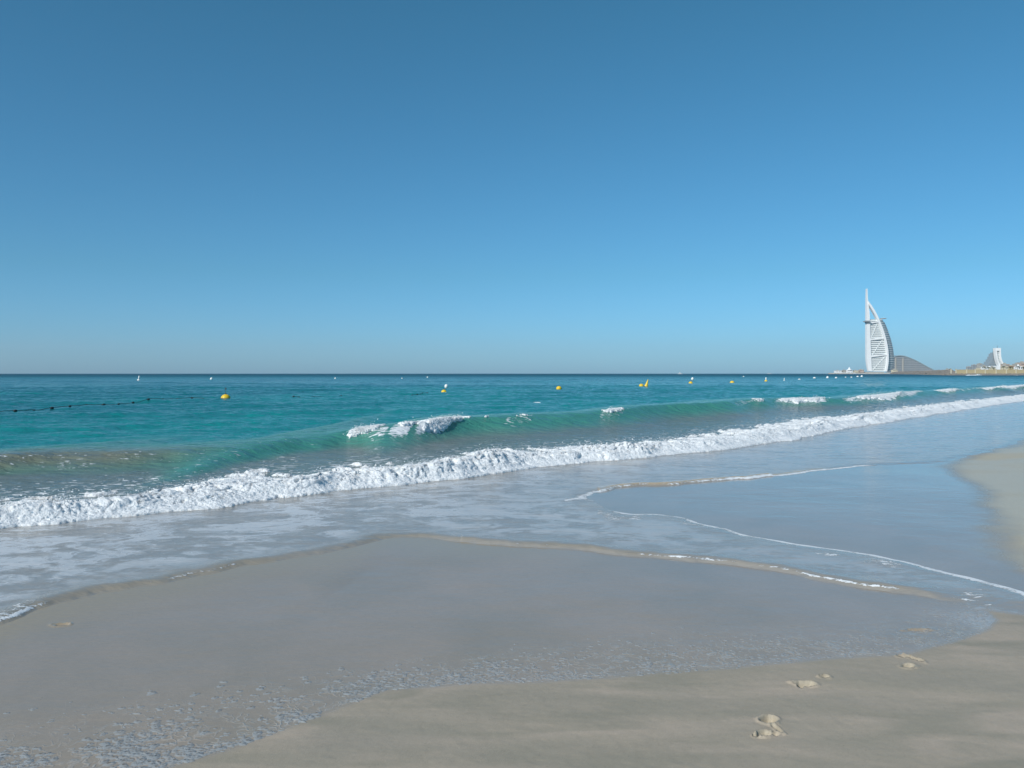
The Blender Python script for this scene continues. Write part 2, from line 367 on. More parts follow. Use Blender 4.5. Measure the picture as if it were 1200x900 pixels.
def mat_sand():
    n = NT('wet sand'); wet = n.attr('wet'); damp = n.attr('damp'); brown = n.attr('brown'); film = n.attr('film'); dent = n.attr('dent'); dry = n.attr('dry')
    v = n.coord(); big = n.noise(v, 1.1, 4, .55, .4); st = n.noise(n.coord((.7, 2.6, 1), rad(20)), 1.7, 3, .45, .8); grain = n.noise(v, 260, 3, .7)
    mott = n.noise(v, 22, 4, .6)
    c = n.mix(n.mapr(st, .36, .64), C4((.375, .325, .245)), C4((.560, .448, .345)))
    c = n.mix(n.mapr(big, .35, .7), c, C4((.430, .365, .278)))
    c = n.mix(n.math('MULTIPLY', damp, .75), c, C4((.27, .25, .215)))
    c = n.mix(dry, c, C4((.60, .52, .38)))
    c = n.mix(n.math('MULTIPLY', dent, .45), c, C4((.50, .45, .34)))
    wc = n.mix(n.mapr(big, .3, .7), C4((.365, .305, .235)), C4((.440, .352, .275)))
    wc = n.mix(brown, wc, C4((.44, .335, .205)))
    c = n.mix(wet, c, wc)
    c = n.mix(n.mapr(grain, .3, .75, 0, .32), c, C4((.10, .09, .07)))
    c = n.mix(n.mapr(n.noise(v, 75, 2, .5), .72, .78, 0, .45), c, C4((.06, .055, .045)))
    c = n.mix(n.mapr(mott, .35, .75, 0, .10), c, C4((.14, .13, .10)))
    c = n.mix(n.math('MULTIPLY', film, n.mapr(n.noise(v, 40, 4, .6), .35, .6)), c, C4((.6, .62, .64)))
    web = n.attr('web'); ve = n.n('ShaderNodeTexVoronoi', feature='DISTANCE_TO_EDGE'); wv = n.n('ShaderNodeTexNoise'); n.put(wv.inputs['Vector'], v); wv.inputs['Scale'].default_value = 9
    va = n.n('ShaderNodeVectorMath', operation='MULTIPLY_ADD'); n.put(va.inputs[0], wv.outputs['Color']); va.inputs[1].default_value = (.22, .22, 0); n.put(va.inputs[2], v)
    n.put(ve.inputs['Vector'], va.outputs[0]); ve.inputs['Scale'].default_value = 17
    ring = n.mapr(ve.outputs['Distance'], .02, .12, 1, 0, True); brk = n.mapr(n.noise(v, 7, 5, .65), .42, .60)
    webm = n.math('MULTIPLY', n.math('MULTIPLY', ring, brk), web)
    c = n.mix(n.math('MULTIPLY', webm, .26), c, C4((.60, .62, .63)))
    rr = n.mapr(damp, 0, 1, .52, .30)
    rough = n.math('ADD', n.math('MULTIPLY', n.math('SUBTRACT', 1., wet), rr), n.math('MULTIPLY', wet, .06))
    rough = n.math('ADD', rough, n.mapr(mott, .3, .8, 0., .05))
    rip = n.noise(n.coord((1., 1.6, 1)), 14, 4, .55, .3)
    b = n.bump(grain, n.mapr(wet, 0, 1, .35, .05), .004)
    b = n.bump(webm, .4, .006, b)
    b = n.bump(rip, n.mapr(wet, 0, 1, .12, .085), .02, b)
    n.bsdf(c, rough, 1.36, n.mapr(wet, 0, 1, .35, .64), b)
    return n.m

# ------------------------------------------------------------------ sea
def build_sea():
    az = np.concatenate([np.arange(-62, -34, .5), np.arange(-34, 34, .07), np.arange(34, 62.1, .5)])
    r = np.concatenate([np.geomspace(4.2, 110, 1150)[:-1], np.geomspace(110, 1200, 170)[:-1], np.geomspace(1200, 9200, 36)])
    A = np.radians(az)[None, :]; R = r[:, None]
    X = R * np.sin(A); Y = R * np.cos(A)
    dD, dK, dD2, dL, dsea = sea_fields(X, Y)
    z, lean, dE, dG, wave, g = sea_height(X, Y, dsea)
    sl = cG.slope(X); nx, ny = sl / np.sqrt(1 + sl * sl), -1 / np.sqrt(1 + sl * sl)
    Xd = X + nx * lean; Yd = Y + ny * lean
    R_ = R + 0 * X
    def c(*v): return np.array(v, float)[None, None, :]
    deep = c(.002, .060, .092); mid = c(.004, .130, .155); turq = c(.008, .240, .232); green = c(.065, .275, .205); turb = c(.190, .225, .205); shallow = c(.31, .285, .255); brown = c(.30, .245, .165)
    var = fbm(X / 60, Y / 120, 120, 5)[..., None]
    k = (ss(math.log(45), math.log(1300), np.log(R_)))[..., None]
    colr = turq * (1 - k) + mid * k
    k2 = np.clip(ss(math.log(160), math.log(1500), np.log(R_))[..., None] * 1.0, 0, 1); colr = colr * (1 - k2) + deep * k2
    # darker patches of sea bed to the left
    dark = (ss(.45, .62, fbm(X / 22 + 5, Y / 40, 130, 4)) * (1 - .8 * ss(-40, 60, X)) * ss(8, 30, dG))[..., None]
    colr = colr * (1 - .45 * dark) + deep * 1.2 * .45 * dark
    kg = (ss(7, 1.2, dG) if False else 1 - ss(1.0, 7.0, dG))[..., None]; colr = colr * (1 - kg) + green * kg
    kt = (1 - ss(-1.9, -.75, dG + .3 * (fbm(X, Y, 9, 3) - .5)))[..., None]; colr = colr * (1 - kt) + turb * kt
    ks = (1 - ss(-.2, .5, dE))[..., None]; colr = colr * (1 - ks) + shallow * ks
    # sand carried up the face of the wave on the far left
    kb = ((1 - ss(-7.2, -5.0, X)) * np.exp(-((dG + .35) / .9) ** 2) * .95)[..., None]; colr = colr * (1 - kb) + c(.225, .215, .145) * kb
    # golden sandy lip where the sheet meets the sand
    px = 600 + FPX * X / Y
    lipk = np.exp(-((dsea - .13) / .11) ** 2)
    gold = np.where(dL > dD * -1, 1, 0)
    g2 = lipk * (np.abs(dD2) < .6) * ss(X0L, X0L + .5, X) * (1 - ss(930, 1010, px))
    tears0 = ss(.35, .6, fbm(X * 1.7, Y * 1.7, 183, 3))
    g1 = np.exp(-((dsea - .08) / np.interp(X, [-4, -1.2, -.5, 1], [.16, .13, .045, .05])) ** 2) * (dD < .5) * (1 - ss(2.9, 3.3, X)) * (.55 + .35 * fbm(X * 1.5, Y * 1.5, 140, 3))
    kl = np.clip(g2 * 1.0 + g1 * .7 * (.4 + .6 * tears0), 0, 1)[..., None]; colr = colr * (1 - kl) + (c(.55, .40, .24) * g2[..., None] + brown * (1 - g2[..., None])) * kl
    colr = colr * (.9 + .2 * var)
    # foam that lies in the surface: lace behind the bore, on the wave, along the swash edges
    foam = (.86 - .34 * ss(.4, 1.2, dE) - .12 * ss(2.0, 4.0, dE)) * ss(.1, .5, dE) * (1 - ss(3.6, 5.6, dE)) * (dG < -.2)
    lace_l = (1 - ss(-5.2, -2.2, X)) * np.exp(-((dG + .7) / 1.1) ** 2) * .38 * ss(.3, .6, fbm(X * .8, Y * .8, 150, 3) + .1)
    spans = [(-90,40,.4),(385,412,.3),(412,452,1),(452,478,.85),(484,522,1),(555,572,.4),(588,622,.6),(697,733,.6),(820,845,.3),(856,884,.7),(902,968,.95),(984,1080,1.),(1118,1150,.8),(1160,1300,.8)]
    cf = np.zeros_like(X)
    for a, b, s_ in spans:
        w_ = max(3, (b - a) * .15); cf = np.maximum(cf, s_ * ss(a - w_, a + w_, px) * (1 - ss(b - w_, b + w_, px)))
    crestf = cf * np.exp(-((dG + .45) / .75) ** 2) * (.35 + .75 * fbm(X * 1.3, Y * .5, 160, 3))
    s1 = np.interp(px, [-400, 0, 60, 130, 180, 330, 400, 560, 640, 660, 730, 760, 850, 900, 1000, 1130, 1160], [.5,.95, .5, .55, .6, .5, .35, .3, .6, .35, .4, .75, .6, .6, .75, .75, .3])
    edge1 = s1 * np.exp(-((dD - .06) / np.interp(px, [0, 200, 700], [.06, .04, .035])) ** 2)
    edge1 = np.maximum(edge1, .6 * np.exp(-((dD - .16) / .16) ** 2) * (1 - ss(0, 220, px)))
    wK = np.interp(px, [690, 740, 1000, 1200], [.05, .07, .08, .17])
    tears = ss(.32, .55, fbm(X * 3.2, Y * 3.2, 181, 3)); trail = ss(.4, .65, fbm(X * 2., Y * 2., 182, 4))
    edge1 = edge1 * (.55 + .45 * tears); edge1 = np.maximum(edge1, .50 * trail * s1 * np.exp(-((dD - .35) / .3) ** 2))
    edgeK = np.interp(px, [690, 715, 740, 1000, 1100, 1250], [0, .5, .95, .95, .9, .8]) * np.exp(-((dK + .03) / wK) ** 2) * (dD > -.05) * (.72 + .28 * tears)
    edgeK = np.maximum(edgeK, .58 * trail * np.exp(-((dK + .28) / .26) ** 2) * (dD > 0) * (px > 700))
    s2 = np.interp(px, [680, 700, 760, 800, 880, 1010, 1040], [.75, .7, .5, .6, .85, .85, 0])
    edge2 = s2 * np.exp(-((dD2 - .05) / np.interp(px, [680, 760, 1010], [.12, .08, .06])) ** 2) * (X > X0L - .3) * (X < 8)
    far1 = .8 * np.exp(-((cE.d(X, Y) + 9.5) / 2.) ** 2) * ss(1080, 1100, px) * (1 - ss(1165, 1180, px))
    tail = .45 * np.exp(-((px - 690) / 60) ** 2) * np.exp(-((Y - P(680, 596)[1]) / .5) ** 2)
    sparse = .30 * ss(.55, .7, fbm(X / 3, Y / 6, 170, 3)) * (1 - ss(25, 60, dG)) * ss(2, 6, dG) * 0
    foam = np.maximum.reduce([foam, lace_l, crestf, edge1, edgeK, edge2, far1, tail, sparse])
    film = (1 - ss(-.4, .2, dE)) * ss(.1, .6, dsea) * np.interp(px, [-400, 0, 450, 650, 900], [1, 1, 1, .75, .5])
    film *= .7 + .45 * ss(.2, 3.5, dsea)
    fine = np.clip(np.maximum.reduce([edge1, edgeK, edge2, tail]) * 2, 0, 1)
    calm = (1 - ss(-.2, .3, dE)) * ss(500, 950, px)
    rough = .07 + .30 * ss(25, 700, R_) + .05 * (1 - calm)
    spec = .5 - .20 * ss(25, 400, R_)
    keep = (dsea > -.12) & (z > -.9)
    co = np.stack([Xd, Yd, z], -1).reshape(-1, 3)
    q = grid_quads(len(r), len(az), keep)
    co, q, ar = compact(co, q, [colr.reshape(-1, 3), foam.ravel(), film.ravel(), rough.ravel(), spec.ravel(), fine.ravel(), (ss(-.5, .5, dE) * (1 - ss(1500, 4000, R_))).ravel()])
    return np_mesh('sea', co, q, M_sea, attrs=dict(foam=ar[1], film=ar[2], rgh=ar[3], spc=ar[4], fine=ar[5], open=ar[6]), cols=dict(tint=ar[0]))

def mat_sea():
    n = NT('sea water'); col = n.attr('tint', 'Color'); foam = n.attr('foam'); film = n.attr('film'); rgh = n.attr('rgh'); spc = n.attr('spc'); opn = n.attr('open')
    v = n.coord(); vs = n.coord((1., 2.0, 1.), rad(-28)); vw = n.coord((1, 1, 1), rad(-20))
    n1 = n.noise(vs, 5.5, 8, .62, .35)
    n2 = n.noise(n.coord((1.1, 1.6, 1.)), 24, 6, .65, .6); fine = n.attr('fine')
    n1 = n.math('ADD', n.math('MULTIPLY', n1, n.math('SUBTRACT', 1., n.math('MULTIPLY', fine, .6))), n.math('MULTIPLY', n2, n.math('MULTIPLY', fine, .6)))
    th = n.mapr(foam, 0, 1, .80, .28)
    lace = n.mapr(n.math('SUBTRACT', n1, th), -.02, .05, 0, 1, True)
    # thin grey film of bubbles, torn into long shapes
    f1 = n.noise(n.coord((.9, 1.3, 1.), rad(-20)), 1.25, 8, .6, 1.1)
    f2 = n.noise(n.coord((1., 1.7, 1.), rad(-12)), 5.0, 6, .62, 1.2)
    fm = n.math('ADD', n.math('MULTIPLY', f1, .65), n.math('MULTIPLY', f2, .35))
    filmm = n.math('MULTIPLY', n.mapr(fm, .45, .55, 0, 1, True), film)
    # streaks on the open sea: shading of far wave faces put into the colour
    streak = n.noise(n.coord((.12, .05, .1), 0), 1.0, 9, .68)
    sea = n.mix(n.math('MULTIPLY', opn, n.mapr(streak, .35, .7, 0, .55)), col, n.mix(.5, col, C4((.0, .05, .09)), 'MIX'))
    base = n.mix(n.math('MULTIPLY', filmm, .75), sea, C4((.70, .73, .76)))
    base = n.mix(lace, base, C4((.80, .81, .82)))
    rough = n.math('ADD', rgh, n.math('MULTIPLY', filmm, .22))
    rough = n.mix(lace, rough, (.7, .7, .7, 1))
    w1 = n.noise(n.coord((1, 1.9, 1), rad(-20)), 1.7, 6, .6, .3)
    w2 = n.noise(n.coord((1, 1.7, 1), rad(-35)), 9., 5, .6, .2)
    b = n.bump(w1, n.mapr(opn, 0, 1, .22, .9), .12)
    b = n.bump(w2, n.mapr(opn, 0, 1, .16, .5), .025, b)
    b = n.bump(lace, .6, .02, b)
    n.bsdf(base, rough, 1.33, spc, b)
    return n.m

# ------------------------------------------------------------------ whitewater: a cauliflower skin of its own over the water
def mat_foam(name='sea foam'):
    n = NT(name); v = n.coord(); a = n.noise(v, 16, 6, .65, .4)
    c = n.mix(n.mapr(a, .30, .60), C4((.70, .73, .75)), C4((.93, .93, .93)))
    vo = n.n('ShaderNodeTexVoronoi', feature='SMOOTH_F1'); n.put(vo.inputs['Vector'], v); vo.inputs['Scale'].default_value = 26; vo.inputs['Detail'].default_value = 2.; vo.inputs['Randomness'].default_value = 1
    b = n.bump(n.math('MULTIPLY', vo.outputs['Distance'], -1.), .55, .04)
    b = n.bump(n.noise(v, 60, 5, .75, .5), .7, .015, b)
    n.bsdf(c, .75, 1.33, .25, b, Subsurface_Weight=.45, Subsurface_Radius=(1., 1., 1.), Subsurface_Scale=.05); return n.m

def foam_sheet(name, curve, Xs, widths, thick, dens, seed, label, cstep=.016, cmin=-.3, lump_s=1.0):
    """Xs: stations along the line; widths(X): seaward width; thick(X,c): thickness; dens(X,c): 0..1 cover"""
    Y0 = curve.f(Xs); sl = curve.slope(Xs); nn = np.sqrt(1 + sl * sl); nx, ny = -sl / nn, 1 / nn
    W = widths(Xs)[:, None]; nc = int((2.4) / cstep * .8)
    t = np.linspace(0, 1, nc)[None, :] ** 1.25
    Cc = cmin + (W - cmin) * t
    X = Xs[:, None] + nx[:, None] * Cc; Y = Y0[:, None] + ny[:, None] * Cc
    zb, lean, dE, dG, wave, g = sea_height(X, Y)
    X2 = X - nx[:, None] * lean; Y2 = Y - ny[:, None] * lean
    T = thick(X, Y, Cc, dE, dG); Dn = dens(X, Y, Cc, dE, dG)
    s_ = lump_s
    wx = (fbm(X * 3, Y * 3, seed + 11, 3) - .5) * .35; wy = (fbm(X * 3, Y * 3, seed + 12, 3) - .5) * .35
    Xw, Yw = (X + wx) / s_, (Y + wy) / s_
    l1 = lump(Xw * 4.0, Yw * 3.4, seed); l2 = lump(Xw * 10, Yw * 9, seed + 1); l3 = lump(Xw * 23, Yw * 21, seed + 2); l4 = fbm(Xw * 40, Yw * 40, seed + 3, 3)
    L = .34 * l1 + .30 * l2 + .26 * l3 + .22 * l4
    big = fbm(X * .9, Y * .9, seed + 5, 3)
    body = T * (.14 + 1.08 * L) * (.40 + 1.3 * big)
    hole = ss(.0, .18, Dn + (fbm(X * 3.2 + 2 * wx, Y * 5.5, seed + 6, 5, .66) - .5) * 1.5 * np.clip(.35 + .75 * Dn, 0, 1) + (l2 - .5) * .15 - .35)
    z = zb - .03 + (body + .03) * hole
    # push the lumps out of the face as well as up
    out = np.minimum(T, .16) * (.65 * (l1 - .4) + .6 * (l2 - .4) + .55 * (l3 - .4) + .5 * (l4 - .5)) * hole * 1.15
    X2 = X2 - nx[:, None] * out + (vn(X * 12, Y * 12, seed + 8) - .5) * .05 * hole * np.clip(T / .15, 0, 1); Y2 = Y2 - ny[:, None] * out
    co = np.stack([X2, Y2, z], -1).reshape(-1, 3)
    keep = hole > .01
    q = grid_quads(X.shape[0], X.shape[1], keep); co2, q, _ = compact(co, q, [])
    o = np_mesh(name, co2, q, M_foam); tag(o, label, 'foam', kind='stuff')
    sel = (hole > .8) & (T > .04)
    return o, co.reshape(X.shape + (3,))[sel], T[sel]

def stations(x0, x1, k=.0022):
    xs = [x0]
    while xs[-1] < x1:
        xs.append(xs[-1] + k * max(7., math.hypot(xs[-1], float(cE.f(xs[-1])))) * .75)
    return np.array(xs)

def build_whitewater():
    spray = []
    # the bore
    def th(X, Y, c, dE, dG): return bore_h(X) * (.10 + .78 * fbm(X * .8, Y * .8, 231, 4) ** 1.3) * ss(.0, .75, dE) * (1 - .85 * ss(.5, 1.5, dE)) + .022
    def de(X, Y, c, dE, dG):
        gap = ss(.25, .6, fbm(X * .5, Y * .5, 230, 3) + .12)
        return ss(-.05, .06, dE) * (1.04 - .60 * ss(.35, 1.0, dE) - .42 * ss(1.6, 3.6 + .02 * X, dE)) * (1 - ss(-2.2, -1.5, dG)) * (.75 + .25 * gap)
    o, pts, T = foam_sheet('surf_foam', cE, stations(-11, 45), lambda x: np.interp(x, [-11, 0, 8, 45], [3.2, 4.2, 5.4, 11.]), th, de, 200,
               'long band of tumbling whitewater running up the shallows in front of the green wave', cmin=-.45)
    spray.append((pts, .9, .10))
    # broken patches on the crest of the next wave
    pats = [(-3.85, -3.05, .75, .85), (-3.05, -2.35, .7, .6), (-2.55, -1.25, .45, .8), (-.95, -.75, .2, .5), (-.22, .45, .35, .5), (2.6, 3.6, .4, .6),
            (10.0, 11.0, .5, .6), (12.1, 15.3, .8, .9), (17.0, 22.5, .95, 1.), (28.5, 33, .7, .8), (36, 60, .8, .8)]
    def cov(X):
        m = np.zeros_like(X)
        for a, b, dep, st in pats:
            w_ = .34 * (b - a) + .03; m = np.maximum(m, st * ss(a - w_, a + w_, X) * (1 - ss(b - w_, b + w_, X)))
        return m
    def th2(X, Y, c, dE, dG):
        m = cov(X); return ((.008 + .040 * m) * np.exp(-((c + .55) / .45) ** 2))* (m > .02) + .012
    def de2(X, Y, c, dE, dG):
        m = cov(X); lim = .2 + 1.1 * m * (.25 + 1.1 * fbm(X * 2.2, X * .3, 260, 4))
        return .82 * m * (1 - ss(-.15, .35, c)) * ss(-lim - .1, -lim + .4, c) - .04
    o2, pts2, T2 = foam_sheet('crest_foam', cG, stations(-9.6, 62, .0017), lambda x: np.interp(x, [-9, 60], [.5, .9]), th2, de2, 300,
               'separate white patches of foam spilling from the crest of the green wave', cmin=-1.7, cstep=.016, lump_s=.7)
    spray.append((pts2, .6, .07))
    # spray: small drops and clots thrown up from both
    ico = bmesh.new(); bmesh.ops.create_icosphere(ico, subdivisions=1, radius=1)
    iv = np.array([v.co[:] for v in ico.verts]); iff = np.array([[v.index for v in f.verts] for f in ico.faces]); ico.free()
    V = []; F = []; base = 0
    for pts, rate, hgt in spray:
        n_ = 9000; idx = RNG.integers(0, len(pts), n_); p = pts[idx].copy()
        dist = np.hypot(p[:, 0], p[:, 1])
        p[:, 2] += np.abs(RNG.normal(0, 1, n_)) ** 1.5 * hgt * .35 * (.5 + fbm(p[:, 0] * 2, p[:, 1] * 2, 7, 2))
        p[:, :2] += RNG.normal(0, .05, (n_, 2))
        rr = (.002 + .007 * RNG.random(n_) ** 3) * (1 + dist / 40)
        v = p[:, None, :] + iv[None] * rr[:, None, None] * np.array([1.2, 1.1, .8])
        V.append(v.reshape(-1, 3)); F.append((iff[None] + (np.arange(n_) * len(iv))[:, None, None] + base).reshape(-1, 3)); base += n_ * len(iv)
    o = np_mesh('spray', np.concatenate(V), np.concatenate(F), M_foam)
    tag(o, 'fine white spray thrown up above the breaking foam', 'spray', kind='stuff')

def build_flecks():
    """flattened clots of bubbles left in the film of water near the edge of the swash"""
    V = []; F = []; base = 0; K = 10
    pts = np.array([P(px, py) for px, py in zip(RNG.uniform(-260, 1180, 120000), RNG.uniform(715, 1010, 120000))])
    px = 600 + FPX * pts[:, 0] / pts[:, 1]
    d = -poly_sdf(pts[:, 0], pts[:, 1], A_PTS)
    wid = np.interp(px, [-200, 150, 260, 330, 420, 560, 760, 1000, 1170], [.55, .50, .42, .30, .26, .30, .40, .34, .20])
    clump = fbm(pts[:, 0] * 3.5, pts[:, 1] * 5, 400, 4)
    prob = np.exp(-(np.clip(d, 0, 9) / wid) ** 2.2) * ss(.30, .62, clump + .10 * np.exp(-d / .06)) * (d > -.01)
    prob *= np.interp(px, [-200, 300, 420, 700, 1170], [.75, .62, .6, .7, .45])
    pts = pts[(RNG.random(len(pts)) < prob)]
    pts = pts[:24000]
    for p in pts:
        x = 600 + FPX * p[0] / p[1]
        s_ = np.interp(x, [0, 400, 700, 1100], [.018, .016, .013, .011]) * (.35 + 1.3 * RNG.random() ** 2.2)
        rot = RNG.normal(.25, .5); asp = RNG.uniform(.35, .8); a = np.linspace(0, 2 * np.pi, K, endpoint=False)
        rr = 1 + .38 * (RNG.random(K) - .5)
        rings = []
        for f_, h in ((1, 0), (.72, .6), (.3, 1.)):
            u = np.cos(a) * rr * s_ * f_; v = np.sin(a) * rr * s_ * asp * f_
            rings.append(np.stack([p[0] + u * math.cos(rot) - v * math.sin(rot), p[1] + u * math.sin(rot) + v * math.cos(rot), np.full(K, h * s_ * .22)], -1))
        vv = np.concatenate(rings); V.append(vv)
        for r_ in range(2):
            for k in range(K): F.append((base + r_*K + k, base + r_*K + (k+1) % K, base + (r_+1)*K + (k+1) % K, base + (r_+1)*K + k))
        base += len(vv)
    V = np.concatenate(V)
    V[:, 2] += sand_z(V[:, 0], V[:, 1]) - .0005
    n = NT('bubble film'); v = n.coord()
    dif = n.bsdf(C4((.42, .44, .45)), .3, 1.33, .6, n.bump(n.noise(v, 300, 2, .5), .3, .002), link=False)
    tr = n.n('ShaderNodeBsdfTransparent').outputs[0]; mx = n.n('ShaderNodeMixShader'); mx.inputs[0].default_value = .5
    n.t.links.new(tr, mx.inputs[1]); n.t.links.new(dif, mx.inputs[2]); n.t.links.new(mx.outputs[0], n.out.inputs['Surface'])
    o = np_mesh('foam_flecks', V, np.array(F), n.m)
    tag(o, 'small flattened clots of pale foam left along the edge of the nearest water', 'foam flecks', kind='stuff')

def sand_z(X, Y):
    dA = poly_sdf(X, Y, A_PTS) + (fbm(X * 2.2, Y * 2.2, 15, 4) - .5) * .05
    dsea = sea_fields(X, Y)[4]
    z = ((fbm(X * .35, Y * .35, 1, 3) - .5) * .03 + (fbm(X * 2.5, Y * 4, 2, 3) - .5) * .004) * (1 - ss(-1.3, -.15, dsea))
    return z + .006 * ss(-.1, .5, dA) + .02 * ss(0, 2.0, dA)

M_sand = mat_sand(); M_sea = mat_sea(); M_foam = mat_foam()
tag(build_sand(), 'grey beige wet sand of the beach, with three footprints in the foreground', 'sand', kind='structure')
tag(build_sea(), 'turquoise sea with one green wave rising behind the whitewater', 'sea', kind='structure')
build_whitewater()
build_flecks()

# ------------------------------------------------------------------ materials of the far things
M_white = simple('white painted steel', (.86, .86, .86), .45, .04, .05)
M_cloth = simple('white woven screen', (.80, .82, .81), .6, .08, .06)
M_glassb = simple('blue grey curtain glass', (.30, .39, .43), .5, .2, .05, spec=.25)
M_dark = simple('dark grey steel', (.07, .08, .09), .5, .2, .2)
M_concrete = simple('pale concrete', (.42, .40, .36), .85, .15, .06)
M_beige = simple('beige rendered wall', (.46, .37, .22), .85, .12, .12)
M_cream = simple('cream painted pillar', (.66, .59, .44), .8, .08, .3)
M_rock = simple('dark wet boulders', (.22, .195, .17), .85, .45, .5)
M_pink = simple('pinkish stone', (.50, .39, .33), .85, .2, .06)
M_grey = simple('haze tinted grey cladding', (.30, .33, .355), .7, .25, .05)  # bluish grey carries part of the distance haze in the colour
M_roof = simple('terracotta roof', (.30, .16, .10), .8, .2, .3)
M_scrub = simple('dusty green leaves', (.055, .075, .035), .8, .4, .3)
M_trunk = simple('palm trunk', (.12, .09, .06), .9, .3, 1.)
M_yel = simple('sun faded yellow plastic', (.80, .52, .03), .38, .10, 6.)
M_wplas = simple('white plastic', (.80, .80, .78), .4, .06, 6.)
M_blk = simple('dark rubber float', (.025, .028, .03), .6, .3, 12.)
M_rope = simple('wet dark rope', (.03, .035, .035), .8, .3, 20.)
M_brown = simple('weed stained base', (.09, .07, .045), .8, .3, 9.)
M_hull = simple('white gelcoat', (.78, .79, .80), .3, .04, .5)
M_win = simple('tinted window', (.03, .045, .055), .15, .1, .2)

def px2(Y, pts): return [at(a, b, Y) for a, b in pts]
def resamp(L, n):
    L = np.array(L, float); t = np.linspace(0, len(L) - 1, n); out = []
    for v in t:
        i = min(int(v), len(L) - 2); f = v - i
        p0, p1, p2, p3 = L[max(i-1,0)], L[i], L[i+1], L[min(i+2,len(L)-1)]
        out.append(tuple(.5 * ((2*p1) + (-p0+p2)*f + (2*p0-5*p1+4*p2-p3)*f*f + (-p0+3*p1-3*p2+p3)*f**3)))
    return out

